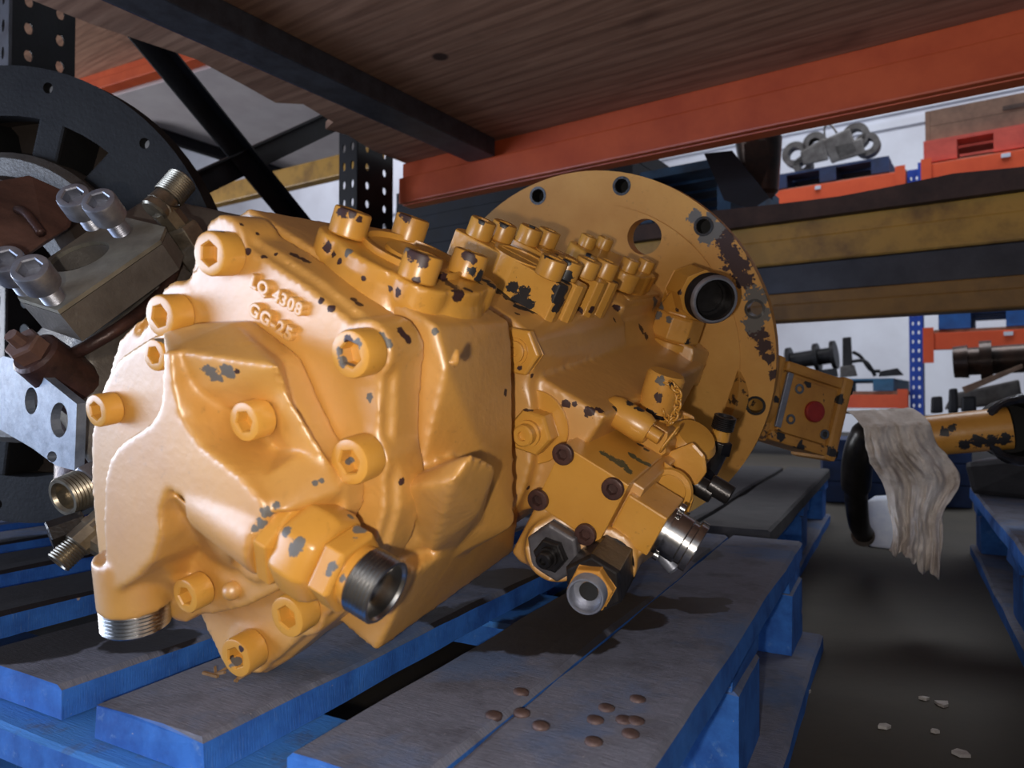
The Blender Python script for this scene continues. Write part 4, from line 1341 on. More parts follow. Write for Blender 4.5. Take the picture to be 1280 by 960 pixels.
# capsule, capped port, spring and small fittings above the regulator
b = nb(); t0, t1 = Wp(770, 514, RW + .078), Wp(820, 545, RW + .078)
td = (t1 - t0).normalized()
add_lathe(b, t0 - td * .012, td, [(0, 0), (.001, .006), (.005, .0105), (.012, .0128), ((t1 - t0).length, .0128), ((t1 - t0).length + .006, .0105), ((t1 - t0).length + .006, .0055), ((t1 - t0).length + .016, .0055), ((t1 - t0).length + .016, 0)], 24)
obj('relief_valve', b, 'paint', reg, smooth=0.6)
h0 = loc_of(Wp(760, 514, RW + .10))
b = nb()
add_hull(b, [Wp(x, y, RW + .10) for x, y in ((757, 515), (775, 505), (835, 540), (832, 566), (822, 574))] + [Wp(x, y, RW + .24) for x, y in ((790, 505), (800, 496), (860, 530), (866, 566), (850, 590))])
bl = obj('regulator_rear_block', b, 'worn', reg, bevel=.0015)
d0, d1 = Wp(816, 521, RW + .15), Wp(834, 466, RW + .15)
DD = (d1 - d0).normalized()
dl = (d1 - d0).length
b = nb(); add_lathe(b, d0, DD, [(0, 0), (0, .0150), (.004, .0150), (.004, .0125), (.007, .0125), (.007, .0162), (dl * .93, .0170), (dl, .0148), (dl, 0)], 32)
dc = obj('dust_cap', b, 'worn', pump, smooth=0.5, label='yellow dust cap with chain')
b = nb(); add_lathe(b, d0 + DD * .0035, DD, [(0, .0125), (0, .0162), (.003, .0162), (.003, .0125)], 32, closed=True); obj('seal_ring', b, 'dark_steel', dc, smooth=0.6)
# chain links
def link(c, t, nrm_, ln, wd, r):
    n2 = t.cross(nrm_).normalized()
    pts = []
    for k in range(16):
        a_ = 2 * PI * k / 16
        x = math.cos(a_)
        y = math.sin(a_)
        pts.append(c + t * (x * wd * .5 + math.copysign(ln * .5 - wd * .5, x) * min(1, abs(x) * 3)) + n2 * (y * wd * .5))
    pts.append(pts[0])
    bm = nb(); tube(bm, pts, r, 6, False)
    return obj('chain_link', bm, 'paint', dc, smooth=True)
cp = [Wp(832, 476, RW + .135), Wp(843, 484, RW + .13), Wp(848, 494, RW + .13), Wp(847, 506, RW + .13), Wp(844, 518, RW + .13), Wp(838, 528, RW + .13), Wp(832, 522, RW + .14), Wp(829, 513, RW + .135)]
cs = spline(cp, 4)
acc_, k = 0.0, 0
tot = sum((b_ - a_).length for a_, b_ in zip(cs[:-1], cs[1:]))
def along(s):
    for a_, b_ in zip(cs[:-1], cs[1:]):
        l = (b_ - a_).length
        if s <= l:
            return a_.lerp(b_, s / l), (b_ - a_).normalized()
        s -= l
    return cs[-1], (cs[-1] - cs[-2]).normalized()
for k in range(13):
    p, t = along(tot * (k + .5) / 13)
    nx = (NA - t * NA.dot(t)).normalized() if k % 2 else t.cross(NA).normalized()
    nx = (nx + t.cross(nx) * .4).normalized()
    link(p, t, nx, tot / 13 * 1.55, .0062, .0011)
b = nb()
hp = []
for k in range(90):
    a_ = 2 * PI * k / 12
    hp.append(Wp(828, 560, RW + .078).lerp(Wp(846, 538, RW + .085), k / 90) + (UV * math.cos(a_) + A * math.sin(a_)) * .0048)
tube(b, hp, .0009, 6)
obj('coil_spring', b, 'paint', reg, smooth=True)
b = nb(); t0 = Wp(858, 560, RW + .17); add_lathe(b, t0, UV * .6 + RV * .1 + NA * .2, [(-.02, 0), (-.02, .022), (.012, .0225), (.018, .018), (.019, 0)], 28)
obj('domed_plug', b, 'paint', reg, smooth=0.6)
b = nb(); add_hull(b, [Wp(x, y, w) for w in (RW + .12, RW + .30) for x, y in ((832, 566), (866, 552), (882, 570), (884, 590), (868, 612), (846, 590))])
obj('pilot_block', b, 'worn', reg, bevel=.003)
# pilot elbow with dark hexagon and thread
f0, f1 = Wp(896, 560, .42), Wp(906, 524, .42)
fd_ = (f1 - f0).normalized()
b = nb(); add_lathe(b, f0 - fd_ * .004, fd_, [(0, 0), (0, .013), (.012, .013), (.013, .011), (.013, 0)], sides=6, hint=RV); po = obj('pilot_nut', b, 'dark_steel', pump, bevel=.0006)
b = nb(); cyl(b, f0, f0 + fd_ * ((f1 - f0).length - .008), .0095, .0085, 20); obj('pilot_stem', b, 'paint', po, smooth=0.6)
b = nb(); pipe_end(b, f1 - fd_ * .010, fd_, .013, .0106, .006, .0018, .0006, .008, 24); obj('pilot_thread', b, 'dark_steel', po, smooth=0.5)
b = nb(); cyl(b, f0 - fd_ * .004 + RV * -.0, Wp(880, 590, .40), .011, .012, 16); obj('pilot_body', b, 'dark_steel', po, smooth=0.6)
b = nb(); t0 = Wp(856, 526, .40); cyl(b, Wp(842, 528, .40), t0, .012, .010, 18, .001); obj('pilot_plug', b, 'paint', pump, smooth=0.6)
b = nb(); add_hull(b, [Wp(x, y, w) for w in (.40, .66) for x, y in ((838, 520), (850, 512), (868, 520), (872, 545), (850, 560))]); obj('pilot_manifold', b, 'worn', pump, bevel=.003)
# --- gear pump mounted behind the flange
GW = .80
gc = Wp(1010, 512, GW)
gx = (Wp(1052, 490, GW) - Wp(985, 465, GW)).normalized()
gx = (RGT * .93 - CUP * .27 + FWD * .25).normalized()
gy = (CUP - gx * CUP.dot(gx)).normalized()
gz = gx.cross(gy)          # towards the viewer
gp = nb()
def gbox(bm, cx, cy, cz, sx, sy, sz):
    return add_box(bm, gc + gx * (cx - sx / 2) + gy * (cy - sy / 2) + gz * (cz - sz / 2), gx * sx, gy * sy, gz * sz)
gbox(gp, -.02, 0, -.035, .128, .108, .066)
gpo = obj('gear_pump', gp, 'dirty', pump, bevel=.008, segs=3, label='dirty yellow gear pump with a red plug')
b = nb(); gbox(b, .050, 0, -.035, .018, .116, .076); obj('end_cap', b, 'dirty', gpo, bevel=.005)
b = nb(); gbox(b, -.060, 0, -.035, .018, .116, .076); obj('end_cap', b, 'dirty', gpo, bevel=.005)
for dy in (.047, -.047):
    b = nb(); gbox(b, -.004, dy, -.001, .092, .014, .012); obj('body_rail', b, 'dirty', gpo, bevel=.004)
b = nb(); gbox(b, -.004, -.002, .001, .076, .074, .006); obj('port_pad', b, 'dirty', gpo, bevel=.001)
b = nb(); add_lathe(b, gc + gz * .004 + gx * .006 - gy * .001, gz, [(0, 0), (0, .0142), (.004, .0142), (.006, .0128), (.006, 0)], 32); obj('red_plug', b, 'red_cap', gpo, smooth=0.6, label='round red plastic plug')
for dx, dy in ((-.024, .022), (-.026, -.020), (.030, -.026)):
    p = gc + gz * .004 + gx * dx + gy * dy
    b = nb(); add_lathe(b, p, gz, [(0, .0038), (0, .0068), (.0018, .0068), (.0018, .0038)], 18, closed=True); obj('threaded_hole', b, 'steel', gpo, smooth=0.6)
b = nb(); gbox(b, -.042, .002, .004, .009, .074, .004); obj('worn_edge', b, 'zinc', gpo, bevel=.001, label='scraped bare metal strip')
b = nb(); cyl(b, gc - gx * .06 - gz * .035, gc - gx * .13 - gz * .03 - gy * .01, .05, .06, 28); obj('drive_housing', b, 'dirty', gpo, smooth=0.6)
b = nb()
for dx, dy in ((.066, .045), (.066, -.045)):
    cyl(b, gc + gx * .062 + gy * dy - gz * .02, gc + gx * .072 + gy * dy - gz * .02, .009, None, 6)
obj('through_bolts', b, 'dark_steel', gpo)
# ================================================================== grey pump behind on the left
GA = Vector((0.12, 0.98, 0.10)).normalized()
GX = (RGT - GA * GA.x).normalized()
GY = GX.cross(GA) * -1
if GY.z < 0:
    GY = -GY
GC = at(15, 375, 1.02)
GR = 0.322
gp_ = thing('hydraulic_pump', 'dark grey unpainted hydraulic pump with a ribbed bell housing at left', 'hydraulic pump', Vector((GC.x, GC.y, PZ)))
gang = lambda a_, r, w=0.0: GC + (GX * math.cos(a_) + GY * math.sin(a_)) * r + GA * w
bm = nb()
hl = [circle(gang(math.radians(76 + 31 * k), GR * 0.925), GX, GY, 0.0075, 14) for k in range(-3, 8)]
hl += [circle(GC, GX, GY, GR * 0.79, 64)]
holed_plate(bm, circle(GC, GX, GY, GR, 96), hl, GA * 0.03)
ring = obj('bell_rim', bm, 'ring_grey', gp_, smooth=0.5)
for k in (-1, 0, 1, 2):
    bm = nb(); add_lathe(bm, gang(math.radians(76 + 31 * k), GR * 0.925, .012), GA, [(0, 0), (0, .0073), (.004, .0073), (.004, 0)], 14)
    obj('hole_light_disc', bm, 'white', ring)  # white disc added to imitate brightness showing in the rim hole

bm = nb()
add_lathe(bm, GC, GA, [(0.0305, GR * .80), (0.065, GR * .81), (0.075, GR * .78), (0.070, GR * .60), (-0.05, GR * .50), (-0.05, GR * .42), (0.075, GR * .46), (.09, GR * .82), (0.075, GR * .86), (0.0305, GR * .86)], 64, closed=True)
obj('bell_web', bm, 'pocket_grey', gp_, smooth=0.5)
for k in range(10):
    a_ = math.radians(73 - 31 * 2 + 31 * k)
    hw = 0.020 if k != 1 else 0.045
    t_ = -GX * math.sin(a_) + GY * math.cos(a_)
    r_ = GX * math.cos(a_) + GY * math.sin(a_)
    bm = nb()
    add_box(bm, GC + r_ * (GR * .52) - t_ * hw + GA * 0.0015, r_ * (GR * .30), t_ * (2 * hw), GA * 0.08)
    obj('bell_rib', bm, 'ring_grey', gp_, bevel=0.004)
bm = nb(); add_lathe(bm, GC - GA * .020, GA, [(0, .10), (0, GR * .60), (.012, GR * .63), (.05, GR * .63), (.05, .10)], 56, closed=True)
obj('hub_ring', bm, 'grey_iron', gp_, smooth=0.5)
# pump casting coming towards the viewer
bm = nb()
add_hull(bm, [at(x, y, d) for x, y, d in ((150, 268, .82), (186, 245, .86), (240, 256, .90), (345, 278, .95), (345, 420, .88), (140, 420, .80), (150, 300, .95), (345, 420, 1.0))])
add_hull(bm, [at(x, y, d) for x, y, d in ((78, 440, .70), (112, 350, .70), (205, 318, .76), (330, 330, .86), (330, 560, .80), (125, 600, .66), (98, 560, .66), (80, 480, .68), (200, 400, .98), (100, 500, .95), (20, 440, .90))])
add_hull(bm, [at(x, y, d) for x, y, d in ((105, 425, .66), (150, 400, .68), (205, 350, .74), (215, 380, .76), (150, 440, .70), (110, 450, .68), (150, 440, .85))])
gcast = melt(obj('pump_casting', bm, 'grey_iron', gp_), 0.0038, 5)
bm = nb(); tube(bm, spline([at(92, 442, .672), at(112, 432, .664), at(160, 402, .682), at(205, 362, .742), at(222, 325, .76)], 6), [.006] * 25, 10)
obj('cast_seam', bm, 'rust_dark', gcast, smooth=True)
# port block with bore
TP = [at(22, 372, .640), at(72, 388, .612), at(200, 300, .690), at(207, 284, .712), at(152, 264, .740), at(108, 276, .728), at(20, 350, .668)]
tn = (TP[2] - TP[1]).cross(TP[6] - TP[1]).normalized()
if tn.z < 0:
    tn = -tn
TPf = [p - tn * (p - TP[1]).dot(tn) for p in TP]
dn = (at(105, 428, .632) - TP[1])
bm = nb()
hc = onplane(99, 320, TPf[1], tn)
hx = (onplane(134, 303, TPf[1], tn) - hc)
hy = tn.cross(hx.normalized())
hole = circle(hc, hx.normalized(), hy, hx.length * .98, 32)
holed_plate(bm, TPf, [hole], -tn * .004)
pbk = obj('port_face', bm, 'grey_machined', gp_)
bm = nb()
add_lathe(bm, hc - tn * .0042, -tn, [(0, hx.length * .98), (.022, hx.length * .95), (.024, hx.length * .5), (.024, 0)], 32)
obj('port_bore', bm, 'grey_iron', pbk, smooth=0.5)
bm = nb()
low = [p + dn * .85 - tn * .004 for p in TPf]
top_ = [p - tn * .0045 for p in TPf]
vt, vb = [bm.verts.new(p) for p in top_], [bm.verts.new(p) for p in low]
for i in range(len(vt)):
    j = (i + 1) % len(vt)
    bm.faces.new((vt[i], vt[j], vb[j], vb[i]))
bm.faces.new(vb)
obj('port_block', bm, 'grey_iron', gp_)
GB = bolt_mesh('zinc_socket_bolt', 'zinc', 1.5, .62, 1.3)
for bx, by, hx_, hy_, d in ((117, 282, 92, 246, .70), (152, 290, 124, 252, .675), (34, 362, 6, 325, .635), (68, 374, 38, 336, .615)):
    p, q = at(bx, by, d), at(hx_, hy_, d - .035)
    a_ = (q - p).normalized()
    place(GB, 'socket_bolt', p + a_ * .020, a_, .0150, pbk, .4)['label'] = 'bright zinc socket bolt standing half unscrewed'
# brown block
bm = nb()
add_hull(bm, [at(x, y, d) for x, y, d in ((-40, 232, .72), (36, 218, .80), (97, 246, .84), (88, 285, .76), (20, 330, .66), (-40, 330, .62), (60, 300, .70), (90, 262, 1.0), (0, 330, .9))])
bb = obj('rusty_block', bm, 'brown_iron', gp_, bevel=.004)
bm = nb(); tube(bm, spline([at(22, 262, .715), at(34, 268, .705), at(52, 292, .695)], 6), .0045, 8); obj('cast_rib', bm, 'rust_dark', bb, smooth=True)
# elbow fitting
n0, n1 = at(246, 318, .760), at(216, 272, .735)
nd_ = (n1 - n0).normalized()
bm = nb(); add_lathe(bm, n0, nd_, [(-.01, 0), (-.01, .0185), (.002, .0195), ((n1 - n0).length * .72, .0195), ((n1 - n0).length * .8, .017), ((n1 - n0).length * .8, 0)], sides=6, hint=ZV)
ef = obj('elbow_nut', bm, 'gold_zinc', gp_, bevel=.001)
kx, t1 = at(200, 257, .722), at(222, 232, .735)
bm = nb(); cyl(bm, n1 - nd_ * .02, kx - nd_ * .002 + (n1 - kx) * .2, .013, .0135, 8); cyl(bm, kx + (kx - t1).normalized() * .010, kx.lerp(t1, .55), .0145, .0125, 12, .002)
add_hull(bm, circle(kx.lerp(n1, .5), *basis(nd_)[:2], .0135, 10) + circle(kx, *basis(t1 - kx)[:2], .0145, 10))
obj('elbow_body', bm, 'gold_zinc', ef, smooth=0.6)
bm = nb(); td_ = (t1 - kx).normalized(); pipe_end(bm, kx.lerp(t1, .42), td_, .026, .0150, .0105, .0026, .0011, .012, 28)
obj('elbow_thread', bm, 'gold_zinc', ef, smooth=0.5)
# rusty plug and scuffed bracket plate
r0_, r1_ = at(110, 492, .70), at(22, 425, .63)
rd_ = (r1_ - r0_).normalized()
bm = nb(); cyl(bm, r0_, r0_ + rd_ * (r1_ - r0_).length * .8, .027, .022, 20, .003)
pg = obj('rusty_plug', bm, 'rust_dark', gp_, smooth=0.6)
bm = nb(); add_lathe(bm, r0_ + rd_ * (r1_ - r0_).length * .8, rd_, [(0, 0), (0, .0165), (.012, .0165), (.014, .015), (.014, 0)], sides=6); obj('plug_hexagon', bm, 'brown_iron', pg)
bm = nb(); cyl(bm, r1_ - rd_ * .012, r1_ + rd_ * .008, .008, .006, 8); obj('plug_tip', bm, 'brown_iron', pg)
bn = (NA * .8 + Vector((-.3, -.2, .0))).normalized()
bp0 = at(45, 520, .66)
bpx = lambda x, y: onplane(x, y, bp0, bn)
bm = nb()
hs = []
for x, y, rx, ry in ((39, 501, 8, 17), (74, 525, 11, 22), (65, 571, 6, 7)):
    c = bpx(x, y)
    hs.append([bpx(x + rx * math.cos(2 * PI * i / 20), y + ry * math.sin(2 * PI * i / 20)) for i in range(20)])
holed_plate(bm, [bpx(x, y) for x, y in ((-30, 470), (4, 445), (30, 452), (96, 505), (93, 588), (70, 582), (40, 560), (0, 537), (-30, 522))], hs, -bn * .008)
obj('bracket_plate', bm, 'pale_plate', gp_)
bm = nb(); cyl(bm, at(116, 470, .80), at(116, 612, .74), .036, .034, 24, .004); obj('dark_cylinder', bm, 'rust_dark', gp_, smooth=0.6)
# fittings under it
q0, q1 = at(128, 600, .60), at(72, 625, .565)
qd_ = (q1 - q0).normalized()
ql = (q1 - q0).length
bm = nb(); add_lathe(bm, q0, qd_, [(-.02, 0), (-.02, .0185), (ql * .42, .0185), (ql * .45, .017), (ql * .45, 0)], sides=6, hint=ZV); lf_ = obj('lower_nut', bm, 'zinc', gp_, bevel=.001)
bm = nb(); pipe_end(bm, q0 + qd_ * ql * .45, qd_, ql * .45, .0165, .011, .0028, .0011, .012, 28); obj('lower_thread', bm, 'gold_zinc', lf_, smooth=0.5)
q0, q1 = at(108, 655, .56), at(62, 672, .545)
bm = nb(); cyl(bm, q0, q1, .0115, .0125, 8, .001); obj('dark_cap', bm, 'dark_steel', lf_, smooth=0.4)
q0, q1 = at(150, 632, .57), at(72, 704, .535)
qd_ = (q1 - q0).normalized()
ql = (q1 - q0).length
bm = nb(); cyl(bm, q0, q0 + qd_ * ql * .72, .0115, .0115, 10, .001); cyl(bm, q0 + qd_ * ql * .38, q0 + qd_ * ql * .46, .0125, .0125, 6); cyl(bm, q0 + qd_ * ql * .55, q0 + qd_ * ql * .55 + RGT * .022 - CUP * .014, .0085, .0085, 10)
obj('tee_fitting', bm, 'gold_zinc', lf_, smooth=0.5)
bm = nb(); pipe_end(bm, q0 + qd_ * ql * .71, qd_, ql * .29, .0098, .006, .0022, .0009, .009, 24); obj('tee_thread', bm, 'gold_zinc', lf_, smooth=0.5)

# ================================================================== boom tube, hose and rag on the right
bt = thing('boom_tube', 'short chipped yellow steel tube ending in a blackened ring, right edge', 'tube', at(1220, 580, 1.06))
b0_, b1_ = at(1150, 546, 1.10), at(1262, 535, 1.05)
bd_ = (b1_ - b0_).normalized()
bm = nb(); cyl(bm, b0_, b1_, .0305, .0310, 32); obj('tube_body', bm, 'worn', bt, smooth=0.6)
rgx = (NA * .2 + Vector((-.35, -.9, .05))).normalized()
rc_ = at(1281, 538, 1.03)
bm = nb()
pr_ = []
add_lathe(bm, rc_, rgx, [(-.02, .040), (-.02, .050), (-.004, .0525), (.004, .049), (.006, .045), (.002, .040)], 44, closed=True)
for v in bm.verts:
    v.co += (v.co - rc_).normalized() * .003 * mnoise.noise(v.co * 90)
obj('weld_ring', bm, 'weld', bt, smooth=0.6, label='rough blackened ring around the open tube end')
bm = nb(); add_lathe(bm, rc_, rgx, [(-.019, .046), (-.09, .046), (-.09, .036), (-.019, .0385)], 36, closed=True)
add_lathe(bm, rc_ - rgx * .085, rgx, [(0, 0), (0, .044), (.004, .044), (.004, 0)], 30); obj('open_bore', bm, 'black', bt, smooth=0.6)
hs_ = spline([at(1160, 541, 1.10), at(1110, 541, 1.11), at(1084, 545, 1.12), at(1073, 570, 1.14), at(1070, 612, 1.20), at(1073, 652, 1.30), at(1080, 668, 1.42)], 8)
bm = nb(); tube(bm, hs_, [.025] * 18 + [.023] * 14 + [.018] * (len(hs_) - 32), 16)
tag(obj('rubber_hose', bm, 'hose', smooth=True), 'thick black oily hose bending down from the wrapped tube end', 'hose')
bm = nb(); add_lathe(bm, at(1079, 668, 1.415), NA + ZV * .2, [(0, .012), (0, .021), (.018, .021), (.018, .012)], 20, closed=True)
tag(obj('hose_ring', bm, 'rusty_shaft', smooth=0.6), 'small rusty ring on the dark floor beside the hose end', 'ring')
# rag
def rag():
    L_ = spline([Vector(p) for p in ((1079, 534, 0), (1082, 552, 0), (1088, 578, 0), (1104, 606, 0), (1112, 640, 0), (1116, 668, 0), (1112, 692, 0))], 12)
    R_ = spline([Vector(p) for p in ((1163, 530, 0), (1172, 556, 0), (1192, 580, 0), (1200, 602, 0), (1180, 640, 0), (1177, 680, 0), (1174, 716, 0))], 12)
    nu, nv = 60, len(L_)
    bm = nb()
    rows = []
    for j in range(-10, nv):
        row = []
        for i in range(nu + 1):
            s = i / nu
            if j < 0:       # over the top of the tube and down its back
                k = -j / 10.0
                p = L_[0].lerp(R_[0], s)
                base = at(p.x, p.y, 1.050)
                P = base + CUP * (0.022 * math.sin(k * 2.2)) + FWD * (0.075 * k) + RGT * 0
                P += CUP * (.003 * mnoise.noise(Vector((s * 9, k * 3, 1))))
            else:
                t = j / (nv - 1)
                p = L_[j].lerp(R_[j], s)
                rag_end = 16 * mnoise.noise(Vector((s * 7, 3.3, 0))) * max(0, t - .8) * 5
                y = p.y + rag_end + (10 if s > .55 else -6) * max(0, t - .85) * 4 * (1 - abs(s - .6))
                fold = 0.026 * mnoise.noise(Vector((s * 5.0 + t * 1.2, t * 1.8, .5))) + 0.011 * mnoise.noise(Vector((s * 11 - t * 2.5, t * 3.2, 2.5))) + .0075 * mnoise.noise(Vector((s * 20, t * 12, 7))) + .004 * abs(mnoise.noise(Vector((s * 34 + t * 9, t * 30, 17))))
                fold = fold - .006 + .010 * math.sin(s * 15 + t * 3 + 2 * mnoise.noise(Vector((s * 2, t * 3, 9)))) * min(1, t * 3)
                P = at(p.x, y, 1.048 + fold * min(1, .3 + t * 3))
            row.append(bm.verts.new(P))
        rows.append(row)
    for a_, b_ in zip(rows[:-1], rows[1:]):
        for i in range(nu):
            bm.faces.new((a_[i], a_[i + 1], b_[i + 1], b_[i]))
    o = obj('cloth_rag', bm, 'rag', smooth=True)
    sd = o.modifiers.new('thickness', 'SOLIDIFY')
    sd.thickness = .0016
    return tag(o, 'dirty beige rag wrapped over the tube end and hanging down', 'rag')
rag()
# casting holding up the tube, bag and blue box behind
bm = nb(); add_hull(bm, [at(x, y, d) for x, y, d in ((1205, 578, 1.42), (1320, 566, 1.30), (1320, 628, 1.32), (1215, 618, 1.42), (1230, 572, 1.62), (1330, 568, 1.6), (1330, 604, 1.6), (1230, 604, 1.6))])
tag(obj('dark_casting', bm, 'black_parts', bevel=.01), 'low black casting on the right pallet beneath the boom tube', 'casting')
bm = nb()
add_hull(bm, [onz(x, y, z) for z in (.001,) for x, y in ((1086, 684), (1128, 688), (1132, 660), (1084, 662))] + [at(1084, 625, 1.70), at(1126, 622, 1.70), at(1122, 618, 1.85), at(1092, 620, 1.85), at(1080, 650, 1.68)])
bagm = obj('plastic_bag', bm, 'white', bevel=.02, segs=3, smooth=0.8)
tag(bagm, 'white plastic bag standing on the floor behind the hose', 'bag')
bx = thing('blue_box', 'deep blue boarded box on the floor behind the hose and bag', 'box', onz(1080, 660, 0))
for k in range(3):
    bm = nb()
    p, q = at(1028, 560, 2.35), at(1215, 560, 2.2)
    p.z = q.z = .002 + .068 * k
    add_box(bm, p, q - p, Vector((.1, .25, 0)), ZV * .066)
    obj('side_board', bm, 'navy_pallet', bx, bevel=.002)
# debris and scraps
for i, (x, y, a_, l) in enumerate(((263, 846, .3, 'small pale wood splinter beside the lowest pump bolt'), (292, 853, 1.2, 'smaller wood splinter in front of the lowest pump bolt'))):
    p = onz(x, y, PZ)
    bm = nb()
    for k in range(4 if i == 0 else 2):
        an = a_ + k * 1.1
        d = XP * math.cos(an) + YP * math.sin(an) + ZV * .25
        add_box(bm, p + XP * .002 * k, d * .010, YP * .0022, ZV * .0018)
    tag(obj('wood_splinter', bm, 'debris'), l, 'splinter')
for i, (x, y, s, l) in enumerate(((1008, 866, 5, 'tiny white scrap on the floor close to the pallet edge'), (1105, 910, 6, 'tiny pale scrap on the dark floor, middle one'), (1178, 882, 8, 'pale crumpled scrap on the floor, topmost of the right group'), (1169, 916, 4, 'round white speck on the floor beside the longer scrap'), (1201, 944, 9, 'longest white paper scrap on the floor, bottom right'), (1155, 875, 4, 'smallest pale speck on the floor above the round one'))):
    p = onz(x, y, 0)
    k = (p - CAM).length / 900 * s
    bm = nb()
    add_prism(bm, [p + Vector((k * math.cos(q * 1.26 + i) * (1 + .4 * math.sin(q * 3 + i)), k * .8 * math.sin(q * 1.26 + i), .0003)) for q in range(5)], ZV * .003)
    tag(obj('paper_scrap', bm, 'scrap'), l, 'scrap')

# ================================================================== paint chips: bare spots at their places on the metal
bpy.context.view_layer.update()
DG = bpy.context.evaluated_depsgraph_get()
CH = [(264, 466, 12, 1), (284, 463, 10, 1), (297, 465, 5, 0), (275, 473, 5, 1), (410, 308, 7, 0), (417, 318, 6, 0), (424, 327, 4, 0), (436, 314, 6, 1), (497, 364, 6, 0), (488, 361, 5, 0), (454, 348, 4, 0), (520, 351, 5, 0),
      (575, 366, 11, 0), (566, 358, 11, 0), (553, 348, 10, 0), (585, 362, 6, 0), (503, 416, 8, 0), (510, 424, 7, 0), (544, 414, 5, 1), (482, 428, 8, 1), (478, 420, 5, 1), (449, 380, 6, 0), (442, 374, 5, 0), (401, 376, 4, 0), (414, 386, 6, 0), (383, 327, 7, 0),
      (518, 314, 12, 0), (530, 326, 9, 0), (510, 310, 7, 1), (585, 321, 8, 0), (592, 327, 5, 0), (430, 262, 10, 0), (440, 266, 7, 0), (450, 275, 5, 0), (507, 270, 8, 0), (434, 424, 8, 0), (424, 438, 6, 1), (430, 452, 7, 1), (446, 430, 6, 1), (440, 456, 6, 1),
      (275, 289, 6, 0), (302, 281, 4, 0), (368, 319, 6, 0), (378, 324, 6, 0), (322, 292, 3, 0), (310, 314, 4, 0), (330, 321, 4, 0), (204, 426, 6, 1), (198, 424, 4, 1), (462, 497, 6, 1), (440, 575, 5, 1), (435, 578, 4, 1), (345, 318, 3, 0),
      (333, 642, 9, 1), (326, 652, 8, 1), (318, 660, 5, 1), (345, 632, 6, 1), (357, 664, 7, 1), (374, 680, 9, 1), (366, 687, 8, 1), (451, 661, 8, 1), (438, 646, 5, 1), (416, 708, 7, 1), (411, 717, 5, 1), (474, 692, 4, 1), (428, 722, 5, 1), (502, 602, 5, 0), (449, 799, 4, 1), (394, 604, 4, 1), (402, 601, 4, 1),
      (301, 811, 4, 0), (294, 826, 7, 1), (290, 822, 4, 0),
      (878, 277, 14, 1), (886, 290, 12, 1), (872, 285, 8, 1), (898, 283, 8, 1), (868, 271, 9, 1), (891, 270, 7, 1), (893, 288, 9, 1), (870, 288, 10, 1), (884, 297, 9, 1), (876, 294, 9, 1), (935, 378, 10, 1), (955, 392, 8, 1), (937, 394, 10, 1), (952, 373, 8, 1), (946, 403, 9, 1), (934, 386, 9, 1), (905, 303, 12, 0), (914, 317, 14, 0), (922, 333, 15, 0), (930, 350, 13, 0), (944, 370, 13, 1), (944, 392, 16, 1), (940, 405, 12, 1), (950, 417, 10, 0), (955, 432, 10, 0), (961, 448, 7, 0), (966, 468, 7, 0), (940, 415, 8, 0), (907, 290, 6, 0),
      (755, 567, 7, 2), (765, 573, 9, 2), (776, 580, 11, 2), (784, 588, 7, 2), (799, 575, 7, 2), (791, 570, 7, 2), (809, 580, 6, 2), (800, 556, 5, 3), (808, 562, 4, 3),
      (826, 476, 6, 1), (840, 480, 5, 3), (823, 497, 6, 0), (800, 511, 7, 3), (812, 516, 6, 3), (788, 504, 6, 3), (770, 511, 5, 3),
      (600, 345, 9, 3), (614, 356, 10, 3), (630, 366, 11, 3), (645, 376, 12, 3), (656, 366, 9, 3), (640, 360, 8, 3), (660, 382, 9, 3), (704, 362, 12, 3), (709, 346, 8, 3), (701, 378, 10, 3), (592, 340, 7, 3), (606, 351, 9, 3), (622, 363, 10, 3), (638, 374, 10, 3), (652, 385, 10, 3), (666, 390, 7, 3), (602, 276, 5, 3), (630, 280, 6, 3), (665, 283, 5, 3), (688, 322, 7, 3), (697, 318, 5, 3), (708, 328, 6, 3), (735, 318, 5, 3), (700, 372, 10, 3), (706, 352, 9, 3), (697, 386, 8, 3),
      (825, 385, 8, 1), (819, 379, 8, 1), (822, 394, 6, 1), (836, 398, 5, 1), (802, 412, 6, 0), (808, 421, 6, 0), (849, 365, 4, 0), (846, 388, 3, 0), (860, 428, 5, 3),
      (708, 505, 6, 0), (718, 505, 4, 0), (738, 514, 8, 0), (748, 512, 6, 0), (665, 470, 3, 0), (649, 460, 4, 0), (632, 490, 5, 0), (660, 512, 6, 0), (770, 385, 5, 0), (768, 400, 4, 0), (724, 388, 5, 0), (740, 387, 5, 0), (768, 352, 8, 0), (660, 610, 3, 0), (646, 392, 4, 0),
      (1180, 540, 6, 3), (1222, 552, 9, 3), (1240, 552, 9, 3), (1206, 556, 8, 3), (1190, 534, 5, 3), (1255, 550, 8, 3), (1010, 480, 5, 3), (975, 545, 7, 3), (1000, 560, 8, 3), (1040, 565, 7, 3), (1050, 500, 6, 3), (1030, 545, 6, 3), (985, 470, 6, 3), (970, 500, 5, 3)]
KC = (srgb(58, 36, 34), srgb(100, 96, 92), srgb(74, 78, 58), srgb(42, 40, 42))
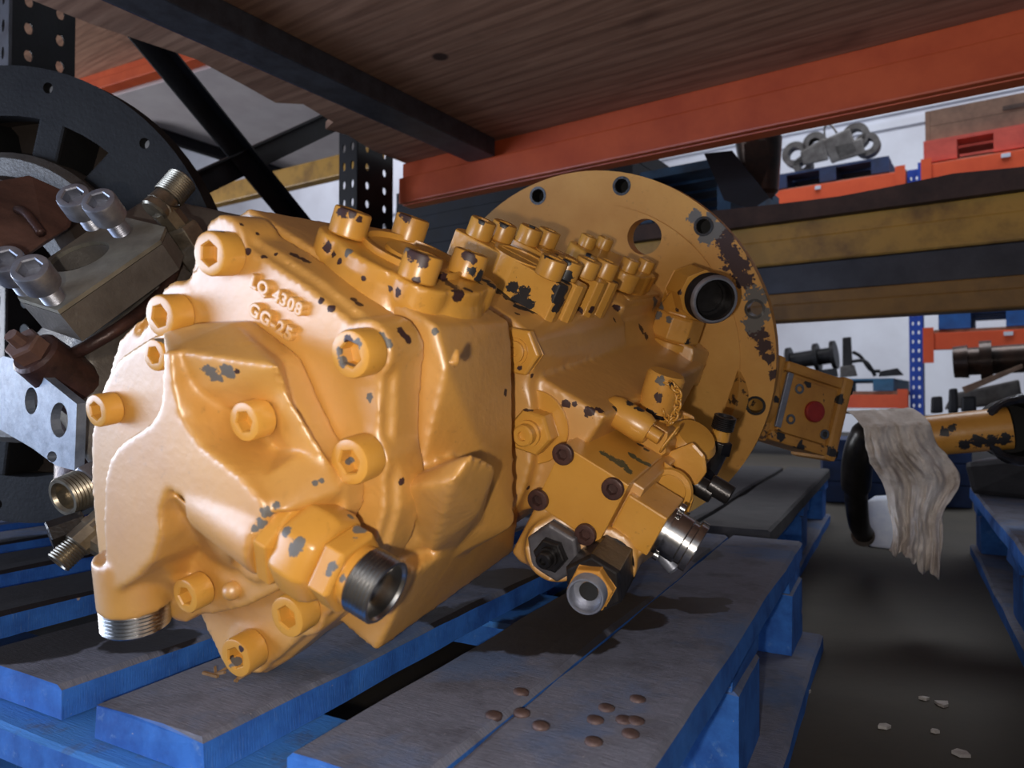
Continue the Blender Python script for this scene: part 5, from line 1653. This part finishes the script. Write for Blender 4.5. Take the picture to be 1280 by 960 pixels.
per = {}
for x, y, r, k in CH:
    dr = ray(x, y).normalized()
    hit, P, nn_, _, ho, _m = SC.ray_cast(DG, CAM, dr)
    if not hit or not ho.data.materials:
        continue
    per.setdefault(ho.data.materials[0].name, []).append((P.copy(), r * (P - CAM).dot(FWD) / FPX, k))
for m, nt, b, pos, col in PAINTS:
    lst = per.get(m.name, [])
    if not lst:
        continue
    nz = noise(nt, 150, 5, 0.65, pos)
    nz2 = noise(nt, 420, 2, 0.5, pos)
    wob = mth(nt, 'SUBTRACT', mth(nt, 'ADD', mth(nt, 'MULTIPLY', nz.outputs[0], 3.0), mth(nt, 'MULTIPLY', nz2.outputs[0], .5)), 1.75)
    cur = col
    rsum = None
    for kind in range(4):
        acc = None
        for P, r, k in lst:
            if k != kind:
                continue
            d = nd(nt, 'ShaderNodeVectorMath', operation='DISTANCE')
            nt.links.new(pos, d.inputs[0])
            d.inputs[1].default_value = P
            v = nd(nt, 'ShaderNodeMath', operation='MULTIPLY_ADD')
            nt.links.new(d.outputs['Value'], v.inputs[0])
            v.inputs[1].default_value = -1.0 / r
            v.inputs[2].default_value = 1.0
            acc = v.outputs[0] if acc is None else mth(nt, 'MAXIMUM', acc, v.outputs[0])
        if acc is None:
            continue
        acc = mth(nt, 'ADD', mth(nt, 'MULTIPLY', acc, 1.0), mth(nt, 'MULTIPLY', wob, mth(nt, 'GREATER_THAN', acc, -.6)))
        mask = ramp(nt, acc, 0.0, 0.05)
        cur = mixc(nt, mask, cur, KC[kind])
        rsum = mask if rsum is None else mth(nt, 'MAXIMUM', rsum, mask)
    nt.links.new(cur, b.inputs['Base Color'])
    oc = b.inputs['Coat Weight'].links[0].from_socket
    nt.links.new(mth(nt, 'MULTIPLY', oc, mth(nt, 'SUBTRACT', 1.0, rsum)), b.inputs['Coat Weight'])
    old = b.inputs['Roughness'].links[0].from_socket
    nt.links.new(mth(nt, 'ADD', old, mth(nt, 'MULTIPLY', rsum, .15)), b.inputs['Roughness'])
